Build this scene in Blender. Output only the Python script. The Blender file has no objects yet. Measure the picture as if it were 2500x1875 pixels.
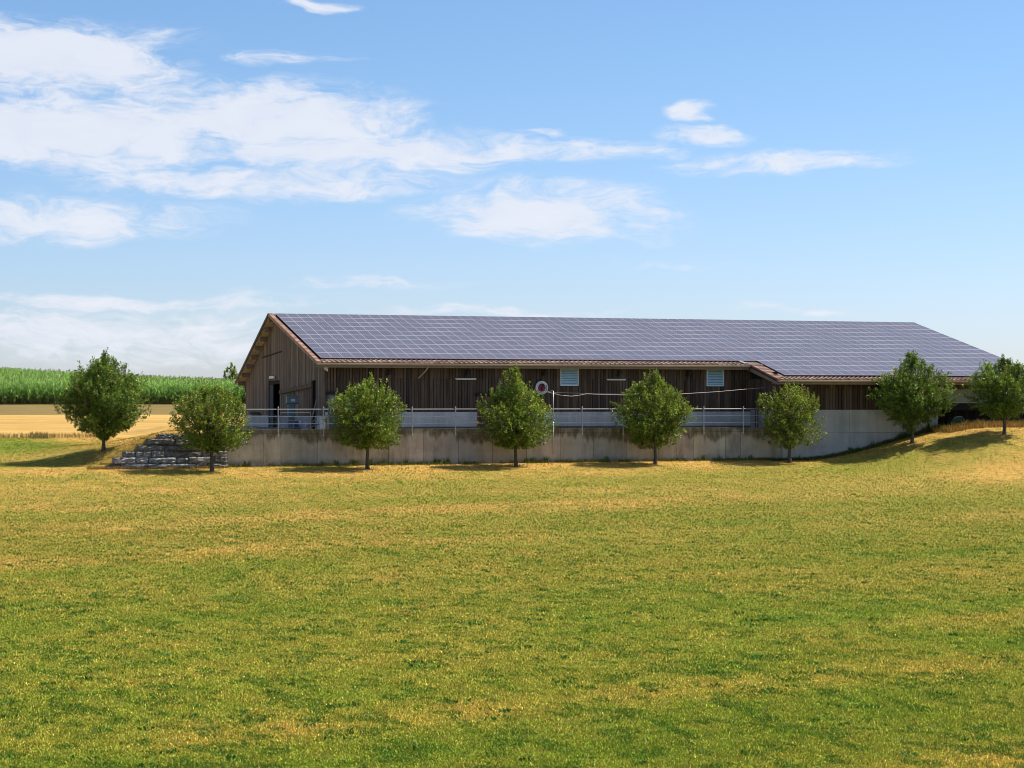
import bpy, math, random
import numpy as np
from mathutils import Vector
random.seed(7); RNG = np.random.default_rng(7)
SC = bpy.context.scene
COL = SC.collection
# ------------------------------------------------------------------ camera
H = 3.42                       # eye level above the foot of the retaining wall
cam_d = bpy.data.cameras.new('camera'); cam = bpy.data.objects.new('camera', cam_d); COL.objects.link(cam)
cam.location = (0, 0, H); cam.rotation_euler = (math.radians(90), 0, 0)
cam_d.sensor_width = 36; cam_d.lens = 72.0; cam_d.shift_y = 0.019
cam_d.clip_start = 0.5; cam_d.clip_end = 9000
SC.camera = cam
# building frame: U along the long facade, V away from the camera
ALPHA = math.radians(18.27); CA, SA = math.cos(ALPHA), math.sin(ALPHA)
P0 = (-11.65, 112.0)
def W(U, V, z): return (P0[0] + U*CA - V*SA, P0[1] + U*SA + V*CA, z)
def WN(U, V, z): return np.stack([P0[0] + U*CA - V*SA, P0[1] + U*SA + V*CA, z + 0*U], -1)
def toUV(X, Y):
    dx, dy = X-P0[0], Y-P0[1]
    return dx*CA + dy*SA, -dx*SA + dy*CA
def U_at(x, V):                # U of a bearing on the plane V (layout survey of the place)
    t = (x-1250)/5000; return (t*(112+V*CA) + 11.65 + V*SA)/(CA - t*SA)
def V_at(x, U):
    t = (x-1250)/5000; return (U*(CA-t*SA) - 11.65 - 112*t)/(SA + t*CA)
# ------------------------------------------------------------------ sun + sky
SUN_EL = math.radians(50); SUN_AZ = math.radians(18.27+4)      # azimuth from +X
sun_d = bpy.data.lights.new('sun', 'SUN'); sun_d.energy = 5.0; sun_d.angle = math.radians(0.5); sun_d.color = (1, 0.93, 0.80)
sun = bpy.data.objects.new('sun', sun_d); COL.objects.link(sun)
sd = Vector((math.cos(SUN_EL)*math.cos(SUN_AZ), math.cos(SUN_EL)*math.sin(SUN_AZ), math.sin(SUN_EL)))
sun.rotation_euler = sd.to_track_quat('Z', 'Y').to_euler(); sun.location = (60, 20, 60)
SC.view_settings.view_transform = 'Standard'; SC.view_settings.look = 'None'
SC.view_settings.exposure = 0.68; SC.cycles.filter_width = 1.0; SC.view_settings.gamma = 1
world = bpy.data.worlds.new('World'); SC.world = world; world.use_nodes = True
def sky_world():
    nt = world.node_tree; N = nt.nodes; L = nt.links; N.clear()
    def n(t, **k):
        o = N.new(t)
        for a, b in k.items(): setattr(o, a, b)
        return o
    def m(op, a, b=None, clamp=False):
        o = n('ShaderNodeMath', operation=op); o.use_clamp = clamp
        for i, v in enumerate((a, b)):
            if v is None: continue
            if isinstance(v, (int, float)): o.inputs[i].default_value = v
            else: L.new(v, o.inputs[i])
        return o.outputs[0]
    tc = n('ShaderNodeTexCoord'); sp = n('ShaderNodeSeparateXYZ'); L.new(tc.outputs['Generated'], sp.inputs[0])
    az = m('MULTIPLY', m('ARCTAN2', sp.outputs[0], sp.outputs[1]), 57.2958)
    el = m('MULTIPLY', m('ARCSINE', sp.outputs[2]), 57.2958)
    cv = n('ShaderNodeCombineXYZ'); L.new(az, cv.inputs[0]); L.new(el, cv.inputs[1])
    sky = n('ShaderNodeTexSky', sky_type='NISHITA'); sky.sun_disc = False
    sky.sun_elevation = SUN_EL; sky.sun_rotation = math.radians(90) - SUN_AZ
    sky.air_density = 1.0; sky.dust_density = 0.7; sky.ozone_density = 1.4; sky.altitude = 500
    def noise(scale, detail, rough, dist=0, loc=(0, 0, 0), src=None):
        mp = n('ShaderNodeMapping'); L.new(src or cv.outputs[0], mp.inputs[0]); mp.inputs['Scale'].default_value = scale
        mp.inputs['Location'].default_value = loc
        t = n('ShaderNodeTexNoise'); L.new(mp.outputs[0], t.inputs['Vector']); t.inputs['Scale'].default_value = 1
        t.inputs['Detail'].default_value = detail; t.inputs['Roughness'].default_value = rough; t.inputs['Distortion'].default_value = dist
        return t
    warp = noise((.35, .8, 1), 3, .5, 0, (3, 8, 0))
    ws = n('ShaderNodeVectorMath', operation='SUBTRACT'); L.new(warp.outputs['Color'], ws.inputs[0]); ws.inputs[1].default_value = (.5, .5, .5)
    wm = n('ShaderNodeVectorMath', operation='MULTIPLY'); L.new(ws.outputs[0], wm.inputs[0]); wm.inputs[1].default_value = (3.2, 1.3, 0)
    wa = n('ShaderNodeVectorMath', operation='ADD'); L.new(wm.outputs[0], wa.inputs[0]); L.new(cv.outputs[0], wa.inputs[1])
    P = wa.outputs[0]
    # cloud banks: azimuth, elevation (deg), half widths (deg), weight
    K = 57.2958/5000
    blobs = [(150,165,370,95,1.05),(180,345,560,105,1.05),(640,300,430,90,.95),(850,375,430,62,1.0),(1150,368,330,36,.75),
             (640,455,480,42,.85),(80,540,520,60,.72),(1330,528,330,88,.95),(1710,275,75,26,.72),(1720,335,120,34,.78),(1900,410,310,34,.78),
             (1440,368,270,34,.72),(700,158,170,22,.62),(780,28,120,16,.62),(1420,560,200,30,.45),(250,742,620,26,.62),(560,755,330,16,.5),(900,700,230,26,.5),(240,830,640,80,.72),(620,850,200,40,.55),(1300,330,60,14,.6),
             (1950,768,260,14,.5),(1600,640,200,14,.3),(1200,762,460,16,.45),(1650,1200,500,120,0)]
    mx = None
    for bx, by, rx, ry, w in blobs:
        if w == 0: continue
        s1 = n('ShaderNodeVectorMath', operation='SUBTRACT'); L.new(P, s1.inputs[0]); s1.inputs[1].default_value = ((bx-1250)*K, (985-by)*K, 0)
        s2 = n('ShaderNodeVectorMath', operation='MULTIPLY'); L.new(s1.outputs[0], s2.inputs[0]); s2.inputs[1].default_value = (1/(rx*K), 1/(ry*K), 0)
        ln = n('ShaderNodeVectorMath', operation='LENGTH'); L.new(s2.outputs[0], ln.inputs[0])
        v = m('MULTIPLY', m('SUBTRACT', 1.25, ln.outputs['Value'], True), w)
        mx = v if mx is None else m('MAXIMUM', mx, v)
    # clouds outside the mapped part of the sky: broken field overhead
    hi = n('ShaderNodeMapRange'); L.new(el, hi.inputs[0]); hi.inputs[1].default_value = 13; hi.inputs[2].default_value = 22
    lo = n('ShaderNodeMapRange'); L.new(m('ABSOLUTE', az), lo.inputs[0]); lo.inputs[1].default_value = 17; lo.inputs[2].default_value = 26
    far = m('MULTIPLY', m('MAXIMUM', hi.outputs[0], lo.outputs[0]), .26)
    mx = m('MAXIMUM', mx, far); gate = m('MULTIPLY', mx, 2.6, True)
    f1 = noise((.55, 1.5, 1), 9, .58, .35, (0, 0, 0), P)
    f2 = noise((1.1, 6.5, 1), 7, .6, .25, (5, 2, 0), P)
    f3 = noise((2.4, 6, 1), 6, .65, .2, (9, 4, 0), P)
    nn = m('ADD', m('MULTIPLY', m('SUBTRACT', f3.outputs[0], .5), .6), m('ADD', m('MULTIPLY', m('SUBTRACT', f1.outputs[0],  .5), 1.55), m('MULTIPLY', m('SUBTRACT', f2.outputs[0], .5), .6)))
    dens = n('ShaderNodeMapRange', interpolation_type='SMOOTHSTEP'); L.new(m('ADD', m('MULTIPLY', mx, 1.2), m('MULTIPLY', m('MULTIPLY', nn, 1.25), gate)), dens.inputs[0])
    dens.inputs[1].default_value = .08; dens.inputs[2].default_value = 1.06
    # cloud brightness
    shade = n('ShaderNodeMix', data_type='RGBA'); L.new(f1.outputs[0], shade.inputs['Factor'])
    shade.inputs['A'].default_value = (.74, .80, .92, 1); shade.inputs['B'].default_value = (.93, .93, .98, 1)
    up = n('ShaderNodeVectorMath', operation='SCALE'); L.new(shade.outputs['Result'], up.inputs[0]); up.inputs['Scale'].default_value = CLOUD
    tint = n('ShaderNodeMix', data_type='RGBA', blend_type='MULTIPLY'); tint.inputs['Factor'].default_value = 1
    L.new(sky.outputs[0], tint.inputs['A']); tg = n('ShaderNodeMapRange'); L.new(el, tg.inputs[0]); tg.inputs[1].default_value = 0; tg.inputs[2].default_value = 9
    tm = n('ShaderNodeMix', data_type='RGBA'); L.new(tg.outputs[0], tm.inputs['Factor']); tm.inputs['A'].default_value = SKYTINT[0]; tm.inputs['B'].default_value = SKYTINT[1]; L.new(tm.outputs['Result'], tint.inputs['B'])
    mix = n('ShaderNodeMix', data_type='RGBA'); L.new(m('MULTIPLY', dens.outputs[0], .86), mix.inputs['Factor'])
    L.new(tint.outputs['Result'], mix.inputs['A']); L.new(up.outputs[0], mix.inputs['B'])
    bg = n('ShaderNodeBackground'); L.new(mix.outputs['Result'], bg.inputs[0]); bg.inputs[1].default_value = SKYS
    out = n('ShaderNodeOutputWorld'); L.new(bg.outputs[0], out.inputs[0])
SKYS = 0.078; CLOUD = 8.0; SKYTINT = ((.89, .95, 1.28, 1), (.78, .965, 1.17, 1))
sky_world()

# ------------------------------------------------------------------ helpers
class MB:
    def __init__(s): s.v = []; s.f = []; s.c = []; s.uv = []
    def poly(s, pts, col=(1, 1, 1), uv=None):
        b = len(s.v); s.v += [tuple(p) for p in pts]; s.f.append(tuple(range(b, b+len(pts)))); s.c.append(col)
        s.uv.append(uv or [(0, 0)]*len(pts))
    def hexa(s, p, col=(1, 1, 1)):      # p: 4 bottom, 4 top
        b = len(s.v); s.v += [tuple(q) for q in p]
        for f in ((3,2,1,0),(4,5,6,7),(0,1,5,4),(1,2,6,5),(2,3,7,6),(3,0,4,7)):
            s.f.append(tuple(b+i for i in f)); s.c.append(col); s.uv.append([(0, 0)]*4)
    def box(s, U0, U1, V0, V1, z0, z1, col=(1, 1, 1)):
        s.hexa([W(U0,V0,z0),W(U1,V0,z0),W(U1,V1,z0),W(U0,V1,z0),W(U0,V0,z1),W(U1,V0,z1),W(U1,V1,z1),W(U0,V1,z1)], col)
    def tube(s, pts, r, n=8, col=(1, 1, 1), cap=True):
        pts = [Vector(p) for p in pts]; rs = r if isinstance(r, (list, tuple)) else [r]*len(pts)
        rings = []
        for i, p in enumerate(pts):
            d = (pts[min(i+1, len(pts)-1)]-pts[max(i-1, 0)]).normalized()
            a = d.cross(Vector((0, 0, 1)) if abs(d.z) < .9 else Vector((1, 0, 0))).normalized(); b2 = d.cross(a)
            base = len(s.v)
            for k in range(n):
                t = 2*math.pi*k/n; s.v.append(tuple(p + a*math.cos(t)*rs[i] + b2*math.sin(t)*rs[i]))
            rings.append(base)
        for i in range(len(rings)-1):
            for k in range(n):
                s.f.append((rings[i]+k, rings[i]+(k+1) % n, rings[i+1]+(k+1) % n, rings[i+1]+k)); s.c.append(col); s.uv.append([(0, 0)]*4)
        if cap:
            s.f.append(tuple(rings[0]+k for k in range(n))[::-1]); s.c.append(col); s.uv.append([(0, 0)]*n)
            s.f.append(tuple(rings[-1]+k for k in range(n))); s.c.append(col); s.uv.append([(0, 0)]*n)
    def build(s, name, mat, parent=None, origin=None, smooth=False):
        V = np.array(s.v, float)
        return npmesh(name, V, s.f, mat, parent, origin, fcol=s.c, uvs=s.uv, smooth=smooth)
def npmesh(name, V, F, mat, parent=None, origin=None, fcol=None, vcol=None, uvs=None, smooth=False):
    """one mesh object; F a list of tuples or an (n,k) array"""
    if parent is not None: org = np.array(parent['_w'])
    elif origin is not None: org = np.array(origin, float)
    else: org = np.zeros(3)
    V = V - org
    me = bpy.data.meshes.new(name)
    if isinstance(F, np.ndarray):
        n, k = F.shape
        me.vertices.add(len(V)); me.vertices.foreach_set('co', V.astype(np.float32).ravel())
        me.loops.add(n*k); me.loops.foreach_set('vertex_index', F.astype(np.int32).ravel())
        me.polygons.add(n); me.polygons.foreach_set('loop_start', (np.arange(n)*k).astype(np.int32))
        me.update(calc_edges=True)
    else:
        me.from_pydata([tuple(p) for p in V], [], F)
    if vcol is not None:
        a = me.color_attributes.new('Col', 'FLOAT_COLOR', 'POINT')
        c = np.ones((len(V), 4), np.float32); c[:, :3] = vcol; a.data.foreach_set('color', c.ravel())
    elif fcol is not None and len(fcol):
        a = me.color_attributes.new('Col', 'FLOAT_COLOR', 'CORNER')
        c = [x for f, cc in zip(F, fcol) for x in (tuple(cc)+(1,))*len(f)]
        a.data.foreach_set('color', np.array(c, np.float32))
    if uvs is not None:
        u = me.uv_layers.new(name='UVMap'); u.data.foreach_set('uv', np.array([x for q in uvs for p in q for x in p], np.float32))
    if smooth: me.polygons.foreach_set('use_smooth', np.ones(len(me.polygons), bool))
    me.materials.append(mat)
    o = bpy.data.objects.new(name, me); COL.objects.link(o)
    if parent is not None: o.parent = parent
    else: o.location = org
    o['_w'] = [float(x) for x in org]
    return o
def tag(o, label=None, cat=None, group=None, kind=None):
    for k, v in (('label', label), ('category', cat), ('group', group), ('kind', kind)):
        if v: o[k] = v
    return o
def empty(name, loc, label, cat, group=None):
    o = bpy.data.objects.new(name, None); COL.objects.link(o); o.location = loc; o['_w'] = [float(x) for x in loc]
    return tag(o, label, cat, group)
def mat(name, col, rough=.8, var=.25, scale=4.0, stretch=(1, 1, 1), bump=.0, bscale=None, attr=False, metal=0.0, spec=.3, trans=0.0, fine=0):
    m = bpy.data.materials.new(name); m.use_nodes = True; nt = m.node_tree; N = nt.nodes; L = nt.links
    b = N['Principled BSDF']; b.inputs['Roughness'].default_value = rough; b.inputs['Metallic'].default_value = metal
    b.inputs['Specular IOR Level'].default_value = spec
    geo = N.new('ShaderNodeNewGeometry'); mp = N.new('ShaderNodeMapping'); mp.inputs['Scale'].default_value = stretch
    mp.inputs['Rotation'].default_value = (0, 0, -ALPHA); mp.vector_type = 'TEXTURE' if False else 'POINT'
    L.new(geo.outputs['Position'], mp.inputs[0])
    tn = N.new('ShaderNodeTexNoise'); tn.inputs['Scale'].default_value = scale; tn.inputs['Detail'].default_value = 6; tn.inputs['Roughness'].default_value = .65
    L.new(mp.outputs[0], tn.inputs['Vector'])
    mr = N.new('ShaderNodeMapRange'); L.new(tn.outputs[0], mr.inputs[0]); mr.inputs[1].default_value = .3; mr.inputs[2].default_value = .7
    mr.inputs[3].default_value = 1-var; mr.inputs[4].default_value = 1+var
    mul = N.new('ShaderNodeVectorMath'); mul.operation = 'SCALE'; L.new(mr.outputs[0], mul.inputs['Scale'])
    if attr:
        a = N.new('ShaderNodeVertexColor'); a.layer_name = 'Col'
        mm = N.new('ShaderNodeVectorMath'); mm.operation = 'MULTIPLY'; L.new(a.outputs[0], mm.inputs[0]); mm.inputs[1].default_value = col
        L.new(mm.outputs[0], mul.inputs[0])
    else: mul.inputs[0].default_value = col
    src = mul.outputs[0]
    L.new(src, b.inputs['Base Color'])
    if bump:
        bn = N.new('ShaderNodeBump'); bn.inputs['Strength'].default_value = bump; bn.inputs['Distance'].default_value = .05
        t2 = N.new('ShaderNodeTexNoise'); t2.inputs['Scale'].default_value = bscale or scale*4; t2.inputs['Detail'].default_value = 8
        L.new(mp.outputs[0], t2.inputs['Vector']); L.new(t2.outputs[0], bn.inputs['Height']); L.new(bn.outputs[0], b.inputs['Normal'])
    if trans:
        tr = N.new('ShaderNodeBsdfTranslucent'); L.new(src, tr.inputs[0]); mx = N.new('ShaderNodeMixShader'); mx.inputs[0].default_value = trans
        out = N['Material Output']; L.new(b.outputs[0], mx.inputs[1]); L.new(tr.outputs[0], mx.inputs[2]); L.new(mx.outputs[0], out.inputs[0])
    return m
def hsh(ix, iy, seed):
    h = (ix.astype(np.int64)*374761393 + iy.astype(np.int64)*668265263 + seed*1274126177) & 0x7fffffff
    h = ((h ^ (h >> 13))*1274126177) & 0x7fffffff
    return ((h ^ (h >> 16)) & 0xffff)/65535.0
def vnoise(x, y, seed=0):
    ix, iy = np.floor(x), np.floor(y); fx, fy = x-ix, y-iy
    fx = fx*fx*(3-2*fx); fy = fy*fy*(3-2*fy)
    a = hsh(ix, iy, seed); b = hsh(ix+1, iy, seed); c = hsh(ix, iy+1, seed); d = hsh(ix+1, iy+1, seed)
    return (a*(1-fx)+b*fx)*(1-fy) + (c*(1-fx)+d*fx)*fy
def fbm(x, y, o=4, seed=0):
    s = 0; a = .5; t = 0
    for i in range(o): s = s + a*vnoise(x*2**i, y*2**i, seed+i*17); t += a; a *= .55
    return s/t
def sst(a, b, x):
    t = np.clip((x-a)/(b-a), 0, 1); return t*t*(3-2*t)
def lerp(a, b, t): return a + (b-a)*t

# ------------------------------------------------------------------ terrain
def ground(U, V):
    U = np.asarray(U, float); V = np.asarray(V, float)
    d = np.minimum(V, 0)
    # slope falling from the wall foot towards a shallow hollow, rising again under the camera
    zf = -1.95*(1-np.exp(-np.maximum(-d, 0)*.075/1.95*1.05)) + .1*sst(-4, 27, U)
    yy = P0[1] + U*SA + V*CA
    zf = zf + 3.4*sst(26, 2, yy)*(V < 0)
    zf = zf + .10*(fbm(U/14, V/14, 3, 5)-.5)*sst(-2, -14, V)*2 + .03*(fbm(U/2.2, V/2.2, 2, 9)-.5)*sst(-1, -5, V)
    # embankment on the right
    rise = sst(30.0, 42.0, U)
    top = lerp(zf, 2.12 - .10*sst(0, -3, V), rise*sst(-17, -0.5, V))
    zf = np.where(V < .2, top, zf)
    # fields behind
    zb = np.interp(V, [0, 24, 55, 75], [0, 1.24, 2.52, 3.33])
    g = lerp(2.25, .35, np.clip((U+5)/31, -0.4, 1.3))
    tt = np.clip((V-75)/75, 0, 1)
    zb = zb + np.where(V > 75, g*np.sin(tt*math.pi/2)**1.2, 0)
    zb = zb - 14*sst(165, 500, V) + .06*(fbm(U/6, V/6, 3, 3)-.5)*sst(6, 14, V)
    tb = np.clip(V/3, 0, 1)
    t6 = sst(0, 5, V)
    bank = sst(-10.6-5*t6, -7.4+3.2*t6, U)*(1-sst(5, 20, V)*sst(-2, -6, U))
    plate = 1.86 + .10*sst(0, 3, V)*(U < -4)
    zb2 = lerp(zb, np.maximum(plate, zb), bank)
    zb2 = np.where((U > -3.9) & (V < 30), np.where(U > 39.9, 2.08, np.where((U < 1.5) & (V > 3.8), 1.87, 1.6)), zb2)
    return np.where(V < .2, zf, zb2)
def dryness(U, V):
    base = np.interp(V, [-95, -75, -60, -45, -25, -12, -5, -2.5, 0], [.52, .42, .48, .62, .72, .72, .76, .93, 1.05])
    base = base + .18*sst(-7, 7, U-36)*sst(-26, -8, V) - .13*sst(0, 25, U)*sst(-4, -30, V)
    base = np.where(V > 0, lerp(np.interp(V, [0, 6, 14, 24], [.80, .62, .30, .34]), .95, sst(-13, -8.5, U)), base)
    a = math.radians(13); x = U*math.cos(a)+V*math.sin(a); y = -U*math.sin(a)+V*math.cos(a)
    n1 = fbm(x/16, y/5, 4, 21)-.5; n2 = fbm(U/1.7, V/3.0, 4, 33)-.5; n3 = vnoise(x/50, y/2.1, 12)-.5; n4 = fbm(U/.45, V/.7, 2, 45)-.5
    return np.clip(base + n1*.55 + n2*.42 + n3*.28 + n4*.25, 0, 1)
GC = np.array([[.092,.150,.013],[.148,.178,.018],[.215,.196,.028],[.282,.220,.043],[.43,.262,.066]])
def grass_col(d):
    return np.stack([np.interp(d, [0, .3, .55, .8, 1], GC[:, k]) for k in range(3)], -1)
def lines(*segs):
    out = []
    for a, b, st in segs: out += list(np.arange(a, b-1e-6, st))
    return out + [segs[-1][1]]
UL = [-2500, -900, -400, -200, -120, -80] + lines((-60, -16, 1.0), (-16, -4, .3), (-4, 26, .8), (26, 46, .35), (46, 80, 1.2)) + [100, 140, 220, 500, 1000, 2500]
UL = np.array(sorted(set(np.round(UL, 3))))
def sheet(name, VL, m, colf, label):
    VL = np.array(VL, float); A, B = np.meshgrid(UL, VL)
    Z = ground(A, B); V = WN(A.ravel(), B.ravel(), Z.ravel())
    nu, nv = len(UL), len(VL); i = (np.arange(nv-1)[:, None]*nu + np.arange(nu-1)).ravel()
    F = np.stack([i, i+1, i+nu+1, i+nu], 1)
    o = npmesh(name, V, F, m, vcol=colf(A.ravel(), B.ravel()), smooth=True)
    return tag(o, label, None, None, 'structure')
def ground_mat(name, var, scale, stretch, bump, var2=.25, dark=(.5, .5, .45)):
    m = bpy.data.materials.new(name); m.use_nodes = True; nt = m.node_tree; N = nt.nodes; L = nt.links
    b = N['Principled BSDF']; b.inputs['Roughness'].default_value = .95; b.inputs['Specular IOR Level'].default_value = .08
    geo = N.new('ShaderNodeNewGeometry'); mp = N.new('ShaderNodeMapping'); mp.inputs['Scale'].default_value = stretch; mp.inputs['Rotation'].default_value = (0, 0, -ALPHA)
    L.new(geo.outputs['Position'], mp.inputs[0])
    a = N.new('ShaderNodeVertexColor'); a.layer_name = 'Col'
    cur = a.outputs[0]; bh = None
    for sc, vv, dt in ((scale, var, 5), (scale*5.3, var2, 3)):
        t = N.new('ShaderNodeTexNoise'); t.inputs['Scale'].default_value = sc; t.inputs['Detail'].default_value = dt; t.inputs['Roughness'].default_value = .7
        L.new(mp.outputs[0], t.inputs['Vector'])
        r = N.new('ShaderNodeMapRange'); L.new(t.outputs[0], r.inputs[0]); r.inputs[1].default_value = .3; r.inputs[2].default_value = .7
        r.inputs[3].default_value = 1-vv; r.inputs[4].default_value = 1+vv
        s = N.new('ShaderNodeVectorMath'); s.operation = 'SCALE'; L.new(cur, s.inputs[0]); L.new(r.outputs[0], s.inputs['Scale']); cur = s.outputs[0]; bh = t
    L.new(cur, b.inputs['Base Color'])
    bn = N.new('ShaderNodeBump'); bn.inputs['Strength'].default_value = bump; bn.inputs['Distance'].default_value = .08
    L.new(bh.outputs[0], bn.inputs['Height']); L.new(bn.outputs[0], b.inputs['Normal'])
    return m
M_grass = ground_mat('meadow_turf', .35, 3.0, (1, 1, 1), .5, .4)
M_stub = ground_mat('stubble', .14, 1.2, (.12, 1.2, 1), .3, .18)
VM = lines((-112, -84, 4), (-84, -8, .55), (-8, 0, .25)) + [.05]
sheet('meadow', [-900, -500, -250, -160, -130] + VM, M_grass, lambda U, V: grass_col(dryness(U, V)), 'mown meadow, green below and sun-dried towards the wall')
sheet('farmyard_ground', [.05, .3, .6, 1, 1.5, 2, 2.5, 3] + lines((3.6, 24, .7)), M_grass, lambda U, V: grass_col(dryness(U, V)), 'grassy bank and yard level behind the retaining wall')
def stubcol(U, V):
    s = .9 + .25*(vnoise(U/40, V/1.5, 4)) + .12*(fbm(U/9, V/3, 3, 8)-.5)
    return np.array([.42, .265, .080])*s[:, None]
sheet('stubble_field', lines((24, 55, .7)), M_stub, stubcol, 'golden stubble field behind the meadow')
def stripcol(U, V):
    s = .85 + .3*fbm(U/4, V/2, 4, 8); return np.array([.185, .135, .048])*s[:, None]
sheet('field_strip', lines((55, 75, 1)), M_stub, stripcol, 'brownish mown grass strip in front of the maize')
sheet('field_soil', lines((75, 165, 3)) + [180, 200, 240, 300, 400, 600, 1200, 3500], M_stub, lambda U, V: lerp(np.array([.10, .085, .04]), np.array([.16, .19, .05])*(.7+.6*fbm(U/130, V/60, 3, 2))[:, None], (V > 166)[:, None]*1.0), 'soil hill under the maize')

# ------------------------------------------------------------------ blades of grass
def blades(name, m, U, V, h, w, cols, lean=.5, label='', seed=1, z=None):
    r = np.random.default_rng(seed); n = len(U)
    zb = ground(U, V) if z is None else z
    base = WN(U, V, zb); th = r.uniform(0, 2*math.pi, n)
    # blade width axis
    wx = np.stack([np.cos(th), np.sin(th), 0*th], -1)*w[:, None]*.5
    la = r.uniform(0, 2*math.pi, n); lm = r.uniform(.1, 1, n)*lean*h
    mid = base + np.stack([np.cos(la)*lm*.35, np.sin(la)*lm*.35, h*.6], -1)
    tip = base + np.stack([np.cos(la)*lm, np.sin(la)*lm, h*r.uniform(.8, 1.05, n)], -1)
    Vt = np.stack([base-wx, base+wx, mid+wx*.8, tip, mid-wx*.8], 1).reshape(-1, 3)
    i = np.arange(n)*5
    F = np.stack([i, i+1, i+2, i+3, i+4], 1)
    o = npmesh(name, Vt, F, m, vcol=np.repeat(cols, 5, 0))
    return tag(o, label, None, None, 'stuff')
M_blade = mat('grass_blades', (1, 1, 1), .6, .15, 3, attr=True, trans=.2, spec=.15)
def scatter_view(n, y0, y1, seed, margin=1.22, power=1.0):
    """points on the meadow, spread over the ground between the distances y0 and y1"""
    r = np.random.default_rng(seed)
    Y = (y0**power + (y1**power - y0**power)*r.random(n))**(1/power)
    X = (r.random(n)*2-1)*.25*margin*Y
    return toUV(X, Y)
def lawn():
    Us, Vs, Hs, Ws = [], [], [], []
    U, V = scatter_view(1350000, 27, 140, 1, power=-.58); k = (V < -.15) | ((V > .8) & (V < 23.5) & (U < -5.2))
    U, V = U[k], V[k]; r = np.random.default_rng(51); Y = P0[1] + U*SA + V*CA
    clump = fbm(U*1.6, V*1.6, 3, 71)
    Us.append(U); Vs.append(V); Hs.append(np.interp(Y, [27, 60, 130], [.036, .041, .046])*(.5+.9*clump)*r.uniform(.6, 1.4, len(U)))
    Ws.append(np.interp(Y, [27, 60, 130], [.015, .022, .031])*r.uniform(.6, 1.3, len(U)))
    U, V, h, w = map(np.concatenate, (Us, Vs, Hs, Ws)); r = np.random.default_rng(99)
    d = np.clip(dryness(U, V) + r.normal(0, .18, len(U)), 0, 1)
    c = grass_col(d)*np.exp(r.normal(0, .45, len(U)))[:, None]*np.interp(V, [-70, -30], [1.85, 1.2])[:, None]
    clov = (fbm(U*2.6, V*1.5, 3, 91) > .60) & (r.random(len(U)) < .5)
    c[clov] = np.array([.098, .190, .020])*r.uniform(.65, 1.5, clov.sum())[:, None]; w[clov] *= 1.5
    # broad-leaved weeds and a few pale flower heads
    nr_ = 260; cu, cv = scatter_view(nr_, 27, 75, 123, power=1.0); kk = np.repeat(np.arange(nr_), 16)
    rs = r.uniform(.05, .14, nr_); uu = cu[kk] + r.normal(0, 1, len(kk))*rs[kk]; vv = cv[kk] + r.normal(0, 1, len(kk))*rs[kk]
    wc = np.array([.05, .15, .02])*r.uniform(.5, 1.8, len(kk))[:, None]
    nf = 700; fu, fv = scatter_view(nf, 27, 60, 321)
    U = np.concatenate([U, uu, fu]); V = np.concatenate([V, vv, fv]); h = np.concatenate([h, r.uniform(.04, .09, len(kk)), r.uniform(.04, .06, nf)])
    w = np.concatenate([w, r.uniform(.03, .055, len(kk)), np.full(nf, .02)]); c = np.concatenate([c, wc, np.array([.48, .46, .34])*r.uniform(.5, 1.1, nf)[:, None]])
    k = V < 23; U, V, h, w, c = U[k], V[k], h[k], w[k], c[k]
    blades('lawn_grass', M_blade, U, V, h, w, c, 1.1, 'short mown grass and clover covering the meadow', 5)
lawn()
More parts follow.
